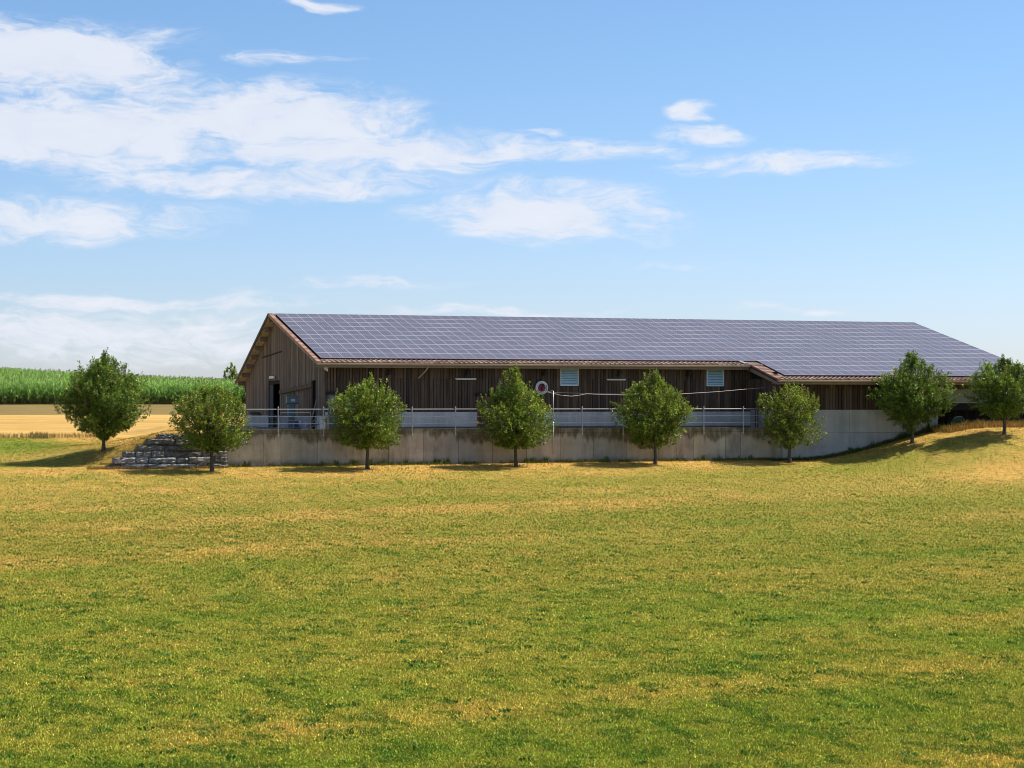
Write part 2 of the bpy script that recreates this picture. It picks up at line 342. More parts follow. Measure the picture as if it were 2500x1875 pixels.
def rough_grass():
    Us, Vs, Hs, Cs, Zs = [], [], [], [], []
    r = np.random.default_rng(4)
    def add(U, V, h, c, cv=.25, z=None):
        n = len(U); Zs.append(ground(U, V) if z is None else np.full(n, z)); Us.append(U); Vs.append(V); Hs.append(h*r.uniform(.4, 1.25, n)); Cs.append(np.array(c)*r.uniform(1-cv, 1+cv*1.6, n)[:, None])
    n = 7000; add(r.uniform(39.0, 52, n), r.uniform(-2.3, -.7, n), .30, (.36, .22, .07))          # dry crest of the embankment
    n = 1200; add(r.uniform(38.5, 46, n), r.uniform(-2.0, -.6, n), .42, (.24, .19, .05))
    n = 2500; add(r.uniform(-32, -7, n), 23.9 + r.normal(0, .35, n), .32, (.36, .24, .08))         # edge of the stubble
    U = r.uniform(-32, -7, 5000); k = fbm(U/1.3, U*0, 3, 6) > .55; U = U[k]; add(U, 23.5 + r.normal(0, .5, len(U)), .40, (.24, .18, .07))
    U = r.uniform(-22, -13, 0); k = fbm(U/.9, U*0, 3, 16) > .6; U = U[k]; add(U, 23.2 + r.normal(0, .2, len(U)), .6, (.06, .10, .02))
    n = 9000; U = r.uniform(-4, 40, n); k = fbm(U/.8, U*0, 3, 8) > .38; U = U[k]; add(U, -r.random(len(U))**2*.5-.02, .17, (.16, .16, .03))
    n = 5000; U = r.uniform(-4, 40, n); k = fbm(U/.5, U*0, 3, 48) > .66; U = U[k]; add(U, -r.random(len(U))*.25-.02, .34, (.09, .15, .02))
    n = 3500; add(r.uniform(28, 39.5, n), -r.random(n)*.8, .15, (.05, .085, .02))  # weeds at the wing foot, darkened so the colour carries the shaded strip
    n = 3500; add(r.uniform(-11.5, -4, n), -r.random(n)*.6-.25, .15, (.30, .20, .05))
    n = 1500; add(r.uniform(-12, -5.5, n), r.uniform(.5, 3, n), .09, (.34, .21, .06))
    zc = [.2, .54, .87, 1.21, 1.54, 1.80]; xl = [263, 279, 303, 338, 360, 388]
    for i in range(6):
        Vf = -.62 + .09*i; a0 = U_at(xl[i], Vf)-.35; a1 = (U_at(xl[i+1], Vf) if i < 5 else -4) + .3
        n = 420; add(r.uniform(a0, a1, n), Vf + r.uniform(.12, .55, n), .10, (.30, .21, .06), z=zc[i]-.02)
        n = 130; add(r.uniform(a0, -4.1, n), Vf + r.uniform(-.01, .10, n), .07, (.20, .18, .05), z=zc[i]-.01)
    U, V, h, Z = map(np.concatenate, (Us, Vs, Hs, Zs)); c = np.concatenate(Cs)
    blades('rough_grass', M_blade, U, V, h, .012 + h*.05, c, .5, 'uncut dry grass and weeds along walls, bank and field edge', 8, Z)
rough_grass()

# ------------------------------------------------------------------ maize
def maize():
    r = np.random.default_rng(11); pts = []
    rows = np.arange(-34, 48, .75)
    for u0 in rows:
        v = 75.3
        while v < 164:
            X = P0[0] + u0*CA - v*SA; Y = P0[1] + u0*SA + v*CA; t = X/Y
            if -.33 < t < -.10: pts.append((u0 + r.normal(0, .06), v + r.normal(0, .05)))
            v += .2 if v < 82 else (.38 if v < 110 else .6)
    P = np.array(pts); n = len(P); Hh = r.uniform(1.72, 2.12, n); zb = ground(P[:, 0], P[:, 1]); B = WN(P[:, 0], P[:, 1], zb)
    Vs, Fs, Cs = [], [], []; off = 0
    far = P[:, 1] > 95
    # stalks
    th = r.uniform(0, math.pi, n); wx = np.stack([np.cos(th), np.sin(th), 0*th], -1)*.022
    top = B + np.stack([0*Hh, 0*Hh, Hh], -1)
    q = np.stack([B-wx, B+wx, top+wx*.3, top-wx*.3], 1).reshape(-1, 3); Vs.append(q); Fs.append(np.arange(n*4).reshape(-1, 4)); off += n*4
    Cs.append(np.repeat(np.array([.13, .16, .04])*r.uniform(.7, 1.3, n)[:, None], 4, 0))
    for k in range(11):
        f = .12 + .80*k/10; base = B + np.stack([0*Hh, 0*Hh, Hh*f], -1)
        a = r.uniform(0, 2*math.pi, n); ln = r.uniform(.55, .85, n)*(1 - .45*abs(f-.5)); d = np.stack([np.cos(a), np.sin(a), 0*a], -1)
        s = np.stack([-np.sin(a), np.cos(a), 0*a], -1)*(.045*r.uniform(.8, 1.3, n))[:, None]; up = np.array([0, 0, 1.0])
        p1 = base + d*(ln*.35)[:, None] + up*(ln*.42)[:, None]; p2 = base + d*(ln*.8)[:, None] + up*(ln*r.uniform(.05, .4, n))[:, None]
        q = np.stack([base-s*.5, base+s*.5, p1+s, p1-s, p2+s*.4, p2-s*.4], 1).reshape(-1, 3); i = off + np.arange(n)*6
        Vs.append(q); Fs.append(np.stack([i, i+1, i+2, i+3], 1)); Fs.append(np.stack([i+3, i+2, i+4, i+5], 1)); off += n*6
        dry = (f < .25)
        g = np.array([.14, .17, .05]) if dry else np.array([.175, .315, .062])
        Cs.append(np.repeat(g*r.uniform(.65, 1.5, n)[:, None], 6, 0))
    # tassels on part of the plants
    k = r.random(n) < .35; nt_ = k.sum(); T = top[k]; w = np.tile([.03, .0, 0], (nt_, 1)); hh = np.stack([r.normal(0, .05, nt_), r.normal(0, .05, nt_), r.uniform(.10, .26, nt_)], -1)
    q = np.stack([T-w*.4, T+w*.4, T+hh+w, T+hh-w], 1).reshape(-1, 3); Vs.append(q); Fs.append(off + np.arange(nt_*4).reshape(-1, 4))
    Cs.append(np.repeat(np.array([.26, .21, .10])*r.uniform(.7, 1.2, nt_)[:, None], 4, 0))
    o = npmesh('maize', np.concatenate(Vs), np.concatenate(Fs), mat('maize_leaf', (1, 1, 1), .55, .12, .5, attr=True, trans=.35, spec=.25), vcol=np.concatenate(Cs))
    tag(o, 'tall green maize crop on the hill behind the stubble', None, None, 'stuff')
maize()

# ------------------------------------------------------------------ trees
M_leaf = mat('leaf', (1, 1, 1), .45, .12, 1.5, attr=True, trans=.32, spec=.4)
M_bark = mat('bark', (.085, .068, .055), .9, .4, 9, stretch=(1, 1, .3), bump=.6)
def tree(x, V, prof, label, seed, shoots=760, ybase=None, trunk_r=.095, tone=(1, 1, 1), yellow=.04, lsz=1.0, nleaf=30, group='young trees along the meadow'):
    r = np.random.default_rng(seed); shoots = int(shoots*1.35); U = U_at(x, V); z = float(ground(np.array([U]), np.array([V]))[0])
    B = np.array(W(U, V, z)); e = empty('fruit_tree', tuple(B), label, 'tree', group)
    hs = np.array([p[0] for p in prof])[::-1]; Ls = np.array([p[1] for p in prof])[::-1]; Rs = np.array([p[2] for p in prof])[::-1]
    h0, h1 = hs[0], hs[-1]
    vd = np.array([B[0], B[1], 0]); vd /= np.linalg.norm(vd); rt = np.array([vd[1], -vd[0], 0])
    hh = r.uniform(h0, h1, 6000); wgt = np.interp(hh, hs, (Ls+Rs)/2)**1.35; wgt /= wgt.max(); hh = hh[r.random(6000) < wgt][:shoots]; n = len(hh)
    th = r.uniform(0, 2*math.pi, n); rad = r.random(n)**.45*.95
    ncl = 60 + shoots//16; ci = r.integers(0, ncl, n); clh = hh[:ncl].copy(); clt = th[:ncl].copy(); clr = rad[:ncl].copy()
    cq = r.random(n) < .78; hh = np.where(cq, clh[ci] + r.normal(0, .27, n), hh); th = np.where(cq, clt[ci] + r.normal(0, .17, n), th); rad = np.where(cq, np.clip(clr[ci] + r.normal(0, .13, n), 0, 1.15), rad)
    hh = np.clip(hh, h0, h1)
    # lobed crown: radius swings with bearing and height
    lob = 1 + .20*np.sin(th*3 + hh*2.3 + seed) + .10*np.sin(th*5 - hh*3.1 + seed*2)
    L_, R_ = np.interp(hh, hs, Ls), np.interp(hh, hs, Rs)
    cx = np.cos(th); ox = rad*cx*np.where(cx > 0, R_, L_)*np.where(np.abs(cx) > .8, 1, lob*.98); oy = rad*np.sin(th)*(L_+R_)/2*.88*lob*.95
    tip = B + rt*ox[:, None] + vd*oy[:, None] + np.array([0, 0, 1])*hh[:, None]
    core = B + np.array([0, 0, lerp(h0, h1, .30)])
    out = tip-core; out /= np.linalg.norm(out, axis=1)[:, None]+1e-6
    d = out*.75 + np.array([0, 0, 1])*np.interp(hh, [h0, h1], [.05, .95])[:, None] + r.normal(0, .28, (n, 3)); d /= np.linalg.norm(d, axis=1)[:, None]
    ln = r.uniform(.30, .62, n); start = tip - d*ln[:, None]
    topk = (hh > lerp(h0, h1, .6)) & (r.random(n) < .22); tip[topk] += (d[topk]*.4 + np.array([0, 0, .6]))*r.uniform(.05, .38, topk.sum())[:, None]
    # leaves
    m = n*nleaf; k = np.repeat(np.arange(n), nleaf); f = r.random(m)**.8
    p = start[k] + (tip-start)[k]*f[:, None] + r.normal(0, .055, (m, 3))*(1.35-f)[:, None]*np.array([1, 1, .8])
    a = d[k]*.6 + r.normal(0, .62, (m, 3)) + np.array([0, 0, -.12]); a /= np.linalg.norm(a, axis=1)[:, None]
    nr = r.normal(0, 1, (m, 3)) + np.array([0, 0, .7]); s = np.cross(a, nr); s /= np.linalg.norm(s, axis=1)[:, None]+1e-6
    l = r.uniform(.06, .115, m)[:, None]*lsz; w = l*.30
    nn = np.cross(s, a); cup = nn*l*.1
    q = np.stack([p, p+a*l*.5+s*w+cup, p+a*l, p+a*l*.5-s*w+cup], 1).reshape(-1, 3)
    c0 = np.array([.128, .188, .021]); c = c0*np.exp(r.normal(0, .32, m))[:, None]
    sh = (np.exp(r.normal(0, .22, n))*np.where(cq, np.exp(r.normal(0, .2, ncl))[ci], 1))[k][:, None]; c = c*sh*np.array(tone)
    young = (f > .7) & (hh[k] > lerp(h0, h1, .45)); c[young] *= np.array([1.5, 1.35, 1.0])  # 'young': upper shoot tips coloured brighter, the sun's highlights painted into the leaves
    yl = (r.random(n) < yellow)[k]; c[yl] = np.array([.22, .19, .03])*r.uniform(.7, 1.3, yl.sum())[:, None]
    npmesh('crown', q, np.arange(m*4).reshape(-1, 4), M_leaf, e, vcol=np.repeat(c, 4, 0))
    # trunk, limbs, twigs
    b = MB(); hc = h0 + .25*(h1-h0); tr = trunk_r
    lx = r.normal(0, .02, 5)
    pts = [B + np.array([0, 0, -.15]), B + np.array([0, 0, .05]), B+rt*lx[0]+np.array([0, 0, .4]), B+rt*lx[1]+np.array([0, 0, h0+.2]), B+rt*lx[2]+np.array([0, 0, hc+.4]), B+rt*lx[3]*2+np.array([0, 0, lerp(h0, h1, .62)])]
    b.tube(pts, [tr*1.7, tr*1.35, tr, tr*.88, tr*.6, tr*.2], 9)
    idx = r.choice(n, min(n, 34), replace=False)
    for j, i in enumerate(idx):
        hz = min(h0 + .1 + .5*r.random()*(h1-h0), start[i][2]-B[2]); hz = max(hz, h0)
        p0 = B + np.array([0, 0, hz]); p2 = start[i]; p1 = (p0+p2)/2 + np.array([0, 0, -.08 if p2[2] < p0[2]+.4 else .1]) + r.normal(0, .05, 3)
        b.tube([p0, p1, p2, tip[i]], [tr*.38, tr*.25, tr*.12, .006], 5, cap=False)
    b.build('trunk', M_bark, e, smooth=True)
    return e
T = [
 (253, 2.9, [(5.4,.1,.15),(5.05,.5,.55),(4.75,1.3,1.3),(4.14,1.95,2.0),(3.1,2.25,2.3),(2.3,2.35,2.3),(1.65,2.1,1.95),(1.1,1.5,1.3),(.6,.3,.3)], 'largest round tree at the far left, in front of the stubble field', 11, 1500, .035),
 (517, -2.25, [(4.45,.5,.6),(4.0,1.7,1.45),(3.6,2.1,1.78),(3.0,2.3,2.0),(2.36,2.1,2.05),(1.7,1.8,2.0),(1.25,1.4,1.6),(1.0,.5,.4)], 'loose-crowned tree in front of the dark stone block wall', 12, 820, .07),
 (897, -1.95, [(4.95,.1,.3),(4.5,1.0,1.2),(4.07,1.83,1.7),(3.5,2.1,2.05),(2.84,2.1,2.0),(2.16,2.15,2.05),(1.7,2.0,1.9),(1.35,1.7,1.7),(1.1,.5,1.1)], 'broad tree before the wall, just right of the blue barrel', 13, 980, .04),
 (1260, -1.85, [(5.45,.7,.1),(5.15,1.25,.1),(4.57,1.42,.57),(4.1,1.45,1.27),(3.65,1.9,1.73),(3.2,2.2,2.15),(2.7,2.2,2.25),(2.0,2.2,2.25),(1.55,2.0,2.1),(1.2,1.35,1.7),(1.0,.8,1.2)], 'lopsided tree with a high left shoulder, below the round ladybird sign', 14, 1050, .04),
 (1600, -1.75, [(5.5,.25,.1),(5.0,.6,.4),(4.6,1.5,.7),(4.2,2.0,1.35),(3.8,2.3,1.77),(3.35,2.4,2.05),(2.8,2.25,2.2),(2.2,2.15,2.05),(1.7,1.8,1.65),(1.2,1.6,1.3),(.9,.9,.5)], 'pointed tree between the two louvred windows', 15, 1000, .04),
 (1928, -1.75, [(4.85,-.1,.4),(4.37,.6,1.2),(4.0,2.1,1.4),(3.7,2.05,1.95),(3.1,1.95,2.0),(2.67,1.6,1.75),(2.3,1.75,1.85),(1.85,1.9,1.9),(1.36,1.8,2.0),(1.07,1.6,1.35),(.85,1.2,.4)], 'thin yellowish tree where the low roof of the wing begins', 16, 560, .16),
 (2227, -2.2, [(5.4,.3,.2),(5.0,.5,.4),(4.66,1.4,1.2),(4.17,1.9,2.1),(3.7,2.0,2.4),(3.1,2.45,2.5),(2.5,2.5,2.5),(1.93,1.9,2.3),(1.44,1.8,1.4),(1.0,1.4,1.1),(.65,.6,.2)], 'dark tree on the left slope of the grassy embankment', 17, 1200, .03),
 (2452, -4.8, [(4.4,.2,.3),(4.15,1.2,.9),(3.8,1.55,1.6),(3.3,2.15,2.1),(2.8,2.25,2.2),(2.0,2.2,2.2),(1.4,1.9,1.9),(.95,.7,.9)], 'tree on top of the embankment at the right edge, cut by the frame', 18, 1080, .03),
]
tones = [(.82,.9,.95),(1,1,1),(1.05,1.05,.9),(1.0,1.0,.9),(1.05,1.05,.9),(1.1,1.05,.9),(.85,.92,1),(.85,.92,1)]
for (x, V, prof, lab, sd_, ns, yl), tn in zip(T, tones):
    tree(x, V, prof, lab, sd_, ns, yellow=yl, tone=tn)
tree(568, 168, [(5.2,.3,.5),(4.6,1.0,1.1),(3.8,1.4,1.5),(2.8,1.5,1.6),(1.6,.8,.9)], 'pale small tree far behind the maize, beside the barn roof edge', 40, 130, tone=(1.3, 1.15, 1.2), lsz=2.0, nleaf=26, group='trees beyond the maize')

# ------------------------------------------------------------------ stone block wall
def stone_wall():
    r = np.random.default_rng(3); b = MB()
    zc = [-.12, .2, .54, .87, 1.21, 1.54, 1.80]; xl = [263, 279, 303, 338, 360, 388]
    for i in range(6):
        V0 = -.62 + .09*i; u = U_at(xl[i], V0); ur = -4.02
        while u < ur-.15:
            w = min(r.uniform(.6, 1.5), ur-u)
            if ur-(u+w) < .4: w = ur-u
            g = .012; z0, z1 = zc[i]+g, zc[i+1]-g + r.normal(0, .02); vf = V0 + r.normal(0, .05)
            n = 5; nx = 7; c = r.uniform(.55, 1.35)
            # rough split front face
            P = {}
            for a in range(nx+1):
                for k in range(n+1):
                    ff, kk = a/nx, k/n; edge = min(ff, 1-ff)*w, min(kk, 1-kk)*(z1-z0)
                    bul = -.07*min(1, min(edge)/.06) + r.normal(0, .028)
                    P[a, k] = W(u+g+ff*(w-2*g) + r.normal(0, .006), vf + .05 + bul, z0 + kk*(z1-z0) + r.normal(0, .008))
            for a in range(nx):
                for k in range(n):
                    b.poly([P[a, k], P[a+1, k], P[a+1, k+1], P[a, k+1]], (c, c, c*1.02))
            t = [W(u+g, .55, z1), W(u+w-g, .55, z1)]
            b.poly([P[0, n], P[nx, n], t[1], t[0]], (c*1.2,)*3)  # block top coloured lighter than its face, sunlit edge put into the colour
            for a in range(0, nx):
                pass
            b.poly([W(u+g, .55, z0), W(u+g, vf+.05, z0), W(u+g, vf+.05, z1), W(u+g, .55, z1)], (c,)*3)
            b.poly([W(u+w-g, vf+.05, z0), W(u+w-g, .55, z0), W(u+w-g, .55, z1), W(u+w-g, vf+.05, z1)], (c,)*3)
            u += w
    o = b.build('stone_wall', mat('dark_limestone', (.25, .245, .245), .85, .6, 5, bump=.9, bscale=16, attr=True), origin=W(-7, -.3, 0))
    tag(o, 'stepped wall of dark rough stone blocks left of the concrete', 'stone wall')
stone_wall()

# ------------------------------------------------------------------ concrete
def concrete_mat(name, base, moss=0.0, top=2.0):
    m = bpy.data.materials.new(name); m.use_nodes = True; nt = m.node_tree; N = nt.nodes; L = nt.links
    b = N['Principled BSDF']; b.inputs['Roughness'].default_value = .9; b.inputs['Specular IOR Level'].default_value = .2
    geo = N.new('ShaderNodeNewGeometry')
    def rotpos(scale):
        r0 = N.new('ShaderNodeVectorRotate'); r0.rotation_type = 'Z_AXIS'; r0.inputs['Angle'].default_value = -ALPHA; r0.inputs['Center'].default_value = (P0[0], P0[1], 0)
        L.new(geo.outputs['Position'], r0.inputs['Vector'])
        mp = N.new('ShaderNodeMapping'); mp.inputs['Scale'].default_value = scale; L.new(r0.outputs[0], mp.inputs[0]); return mp, r0
    def noise(scale, detail=6, rough=.65):
        mp, _ = rotpos(scale); t = N.new('ShaderNodeTexNoise'); t.inputs['Scale'].default_value = 1; t.inputs['Detail'].default_value = detail; t.inputs['Roughness'].default_value = rough
        L.new(mp.outputs[0], t.inputs['Vector']); return t.outputs[0]
    def mr(x, a, b_, c, d, sm=False):
        o = N.new('ShaderNodeMapRange'); L.new(x, o.inputs[0])
        if sm: o.interpolation_type = 'SMOOTHSTEP'
        for i, v in enumerate((a, b_, c, d)): o.inputs[i+1].default_value = v
        return o.outputs[0]
    def mm(op, a, c, clamp=False):
        o = N.new('ShaderNodeMath'); o.operation = op; o.use_clamp = clamp
        for i, v in enumerate((a, c)):
            if isinstance(v, (int, float)): o.inputs[i].default_value = v
            else: L.new(v, o.inputs[i])
        return o.outputs[0]
    def mixc(f, a, c):
        o = N.new('ShaderNodeMix'); o.data_type = 'RGBA'; L.new(f, o.inputs['Factor'])
        for nm, v in (('A', a), ('B', c)):
            if isinstance(v, tuple): o.inputs[nm].default_value = v
            else: L.new(v, o.inputs[nm])
        return o.outputs['Result']
    at = N.new('ShaderNodeVertexColor'); at.layer_name = 'Col'
    bm = N.new('ShaderNodeVectorMath'); bm.operation = 'MULTIPLY'; L.new(at.outputs[0], bm.inputs[0]); bm.inputs[1].default_value = base
    v = mm('MULTIPLY', mr(noise((.5, .5, .7)), .3, .7, .78, 1.2), mr(noise((2.2, 2.2, .25), 5), .3, .7, .82, 1.16))
    v = mm('MULTIPLY', v, mr(noise((14, 14, 14), 4), .3, .7, .88, 1.1))
    sc = N.new('ShaderNodeVectorMath'); sc.operation = 'SCALE'; L.new(bm.outputs[0], sc.inputs[0]); L.new(v, sc.inputs['Scale']); cur = sc.outputs[0]
    if moss:
        _, r0 = rotpos((1, 1, 1)); sp = N.new('ShaderNodeSeparateXYZ'); L.new(r0.outputs[0], sp.inputs[0])
        z = sp.outputs[2]
        # run-off stain hanging down from the cap, length varies along the wall
        drop = mm('ADD', z, mr(noise((.55, .2, 0), 3), .35, .7, -.05, .95))
        drop = mm('ADD', drop, mr(noise((5, .2, .05), 4), .3, .7, -.12, .16))
        st = mm('MULTIPLY', mr(drop, 1.78, 2.12, 0, 1, True), mr(noise((3, 3, 1.2), 6), .28, .55, .35, 1))
        cur = mixc(mm('MULTIPLY', st, .82*moss), cur, (.078, .060, .022, 1))
        # dark band of soil splash at the foot
        ft = mm('MULTIPLY', mr(z, .5, .08, 0, 1, True), mr(noise((1.5, 1, 1.5), 5), .4, .65, 0, .7))
        cur = mixc(ft, cur, (.10, .085, .05, 1))
        dk = mm('MULTIPLY', mr(noise((.9, .3, .35), 6, .7), .52, .72, 0, .55), 1.0)
        cur = mixc(dk, cur, (.075, .068, .058, 1))
        # pale lime run below each railing post
        fr = mm('FRACT', mm('DIVIDE', mm('ADD', mm('SUBTRACT', sp.outputs[0], P0[0]), 1.16+1.26+2.52*4), 2.52), 0)
        ps = mm('MULTIPLY', mr(mm('ABSOLUTE', mm('SUBTRACT', fr, .5), 0), .012, .035, 1, 0, True), mr(z, 1.66, 1.60, 0, 1))
        ps = mm('MULTIPLY', ps, mr(z, .4, 1.6, .1, .6)); cur = mixc(ps, cur, (.36, .34, .31, 1))
        sg = mm('MULTIPLY', mr(noise((7, .2, .02), 4), .60, .70, 0, .45), mr(z, .2, 1.5, .2, 1)); cur = mixc(sg, cur, (.34, .31, .27, 1))
    L.new(cur, b.inputs['Base Color'])
    bn = N.new('ShaderNodeBump'); bn.inputs['Strength'].default_value = .25; bn.inputs['Distance'].default_value = .02
    L.new(noise((9, 9, 9), 8), bn.inputs['Height']); L.new(bn.outputs[0], b.inputs['Normal'])
    return m
M_conc = concrete_mat('stained_concrete', (.42, .375, .315), 1.0)
M_conc2 = concrete_mat('grey_concrete', (.38, .38, .37))
M_dark = mat('dark_gap', (.02, .018, .016), .95, .1)
def retaining_wall():
    e = empty('retaining_wall', W(12, 0, 0), 'long stained concrete retaining wall below the railing', 'retaining wall')
    b = MB(); r = random.Random(5); u = -4.0
    js = []
    while u < 29.0:
        w = 2.02 if r.random() < .72 else r.choice([.98, 1.1, 1.3])
        u2 = min(u+w, 29.08)
        if 29.08-u2 < .5: u2 = 29.08
        g = .010; c = r.uniform(.86, 1.12); dv = r.uniform(-.004, .004)
        b.box(u+g, u2-g, dv, .28, -1.2, 1.765, (c, c*r.uniform(.98, 1.01), c*r.uniform(.95, 1.02)))
        u = u2
    b.build('wall_panels', M_conc, e)
    b = MB(); u = -4.0
    while u < 29.0:
        u2 = min(u+4.04, 29.08); c = r.uniform(.85, 1.05)
        b.box(u+.006, u2-.006, -.012, .30, 1.775, 2.01, (c, c, c)); u = u2
    b.build('wall_cap', M_conc, e)
    b = MB(); b.box(-3.99, 29.05, .03, .26, -1.1, 1.99); b.build('wall_core', M_dark, e)
    # anchor bolts near the cap
    b = MB()
    for k in range(34):
        uu = r.uniform(-3.5, 28.5); zz = r.choice([1.86, 1.60]); b.box(uu-.012, uu+.012, -.03, .02, zz-.012, zz+.012)
    b.build('anchor_bolt', mat('pale_bolt', (.5, .48, .44), .7, .1), e)
    b = MB(); b.box(-4, 29.1, .28, 3.9, 1.5, 1.86, (1, 1, 1)); b.box(-.5, 2.25, 3.9, 27, 1.5, 1.90)
    o = b.build('platform_floor', mat('yard_concrete', (.16, .15, .135), .9, .3, 1.5), origin=W(10, 2, 1.5)); tag(o, 'concrete floor of the raised terrace behind the wall', kind='structure')
retaining_wall()

# ------------------------------------------------------------------ barn
ZR = lambda V: 5.91 + .239*(V-3.67)
RV, RZ = 16.75, 9.03
ZF = lambda V: RZ - (V-RV)*(RZ-4.83)/(27.96-RV)
UG = 2.30                                   # gable wall
barn = empty('barn', W(24, 10, 1.9), 'long brown timber barn with a roof covered in solar panels', 'barn')
M_wood = mat('weathered_boards', (1, 1, 1), .85, .38, 3.0, stretch=(3, 3, .22), bump=.5, bscale=14, attr=True, spec=.15)
def boards(b, a, c, z0, ztop, wmin, wmax, out, base, seed, holes=(), gap=.012, jit=.012, split=None, thick=.03):
    """vertical boards from point a to c (U,V); out = outward unit (dU,dV)"""
    r = random.Random(seed); Ltot = math.hypot(c[0]-a[0], c[1]-a[1]); du = ((c[0]-a[0])/Ltot, (c[1]-a[1])/Ltot); s = 0
    while s < Ltot-.02:
        w = min(r.uniform(wmin, wmax), Ltot-s); s1 = s+w
        zs = [(z0, None)]; segs = [(z0, None)]
        mid = (s+s1)/2; cuts = [(h[2], h[3]) for h in holes if h[0] < mid < h[1]]
        spans = []; zc = z0
        for lo, hi in sorted(cuts):
            if lo > zc: spans.append((zc, lo, False))
            zc = max(zc, hi)
        spans.append((zc, None, True))
        f = r.uniform(.62, 1.38); tint = r.uniform(-.08, .08)
        for lo, hi, top in spans:
            parts = [(lo, hi, top)]
            if split and top and lo < split: parts = [(lo, split-.0, False), (split, None, True)]
            for pi, (l2, h2, tp) in enumerate(parts):
                f2 = f*r.uniform(.85, 1.15); col = (base[0]*f2*(1+tint), base[1]*f2, base[2]*f2*(1-tint))
                o = jit*r.random() + (.028 if (pi == 1) else 0)
                ta, tb = (ztop(s), ztop(s1)) if tp else (h2, h2)
                if max(ta, tb) <= l2+.01: continue
                def P(ss, k, zz): return W(a[0]+du[0]*ss+out[0]*k, a[1]+du[1]*ss+out[1]*k, zz)
                g = gap*r.uniform(.4, 1.5)
                sA, sB = s+g/2, s1-g/2
                b.hexa([P(sA, o, l2), P(sB, o, l2), P(sB, -thick, l2), P(sA, -thick, l2), P(sA, o, ta), P(sB, o, tb), P(sB, -thick, tb), P(sA, -thick, ta)], col)
        s = s1
WB = (.096, .066, .049)
def barn_walls():
    # long facade (timber) with openings for the two louvres and two doors
    U1 = 29.1; zt = 5.62
    lv = []
    for xa, xb, ya, yb in ((1367, 1411, 897, 942), (1724, 1766, 901, 943)):
        ua, ub = U_at(xa, 3.7), U_at(xb, 3.7); Y = W((ua+ub)/2, 3.7, 0)[1]; lv.append((ua, ub, H+(985-yb)/5000*Y, H+(985-ya)/5000*Y))
    drs = []
    for xa, xb, yt in ((800, 872, 963), (1164, 1214, 967)):
        ua, ub = U_at(xa, 3.7), U_at(xb, 3.7); Y = W(ua, 3.7, 0)[1]; drs.append((ua, ub, H+(985-yt)/5000*Y))
    b = MB(); holes = [(l[0]-UG, l[1]-UG, l[2], l[3]) for l in lv] + [(d[0]-UG, d[1]-UG, 1.8, d[2]) for d in drs]
    boards(b, (UG, 3.7), (U1, 3.7), 2.94, lambda s: zt, .14, .22, (0, -1), WB, 3, holes, gap=.030, split=4.86)
    b.build('timber_wall', M_wood, barn)
    b = MB(); b.box(UG, U1, 3.75, 3.8, 1.8, zt+.1); b.build('wall_backing', M_dark, barn)
    # plinth
    b = MB(); r = random.Random(3)
    segs = [UG] + [d for q in drs for d in (q[0], q[1])] + [U1]
    for k in range(0, len(segs), 2):
        u = segs[k]
        while u < segs[k+1]-.01:
            u2 = min(u+2.6, segs[k+1]); c = r.uniform(.9, 1.1); b.box(u+.006, u2-.006, 3.66, 3.745, 1.8, 2.93, (c*1.3, c*1.3, c*1.3)); u = u2
    b.box(UG+.08, U1, 3.635, 3.745, 1.82, 2.08, (.35, .33, .3))
    b.build('concrete_plinth', M_conc2, barn)
    for i, (ua, ub, zt_) in enumerate(drs):
        b = MB()
        if i == 0:
            b.box(ua, ub, 3.70, 3.74, 1.88, zt_, (.16, .18, .19))
        else:
            boards(b, (ua, 3.72), (ub, 3.72), 1.88, lambda s: zt_, .12, .18, (0, -1), (.13, .07, .045), 8)
        d = b.build('door', M_wood, barn)
        if i == 0: tag(d, 'blue-grey sliding door half behind a tree')
        b = MB(); b.box(ua-.12, ub+.12, 3.56, 3.68, zt_, zt_+.16, (.03, .025, .025)); b.build('door_rail', M_wood, barn)
    # louvred windows
    Ma = mat('louvre_blue', (.50, .70, .80), .45, .06, spec=.4); Mf = mat('louvre_frame', (.62, .70, .70), .5, .05)
    for l in lv:
        b = MB(); n = 10
        for k in range(n):
            z = l[2]+.04 + (l[3]-l[2]-.08)*k/n; dz = (l[3]-l[2]-.08)/n*.72
            b.hexa([W(l[0]+.04, 3.60, z), W(l[1]-.04, 3.60, z), W(l[1]-.04, 3.66, z+dz*.9), W(l[0]+.04, 3.66, z+dz*.9),
                    W(l[0]+.04, 3.60, z+.012), W(l[1]-.04, 3.60, z+.012), W(l[1]-.04, 3.66, z+dz*.9+.012), W(l[0]+.04, 3.66, z+dz*.9+.012)])
        w = b.build('louvre_window', Ma, barn)
        b = MB()
        for q in ((l[0], l[0]+.045, l[2], l[3]), (l[1]-.045, l[1], l[2], l[3]), (l[0]+.045, l[1]-.045, l[2], l[2]+.045), (l[0]+.045, l[1]-.045, l[3]-.045, l[3])):
            b.box(q[0], q[1], 3.585, 3.72, q[2], q[3])
        b.build('frame', Mf, w)
    # gable wall
    b = MB(); b0 = (UG, 3.7); b1 = (UG, 27.2)
    def gt(s):
        V = 3.7+s; return (ZR(V) if V < RV else ZF(V)) - .16
    dv0, dv1 = V_at(683, UG), V_at(656, UG)
    bz = lambda V: 4.61 + (V-6.42)*(4.24-4.61)/(15.65-6.42)
    holes = [(dv0-3.7, dv1-3.7, 1.8, 4.87)]
    r = random.Random(2)
    # partial wall below the sliding rail is set back: split those boards at the rail
    boards(b, b0, b1, 2.68, gt, .085, .125, (-1, 0), (.190, .148, .112), 4, holes, gap=.014, jit=.022)
    b.build('gable_wall', M_wood, barn)
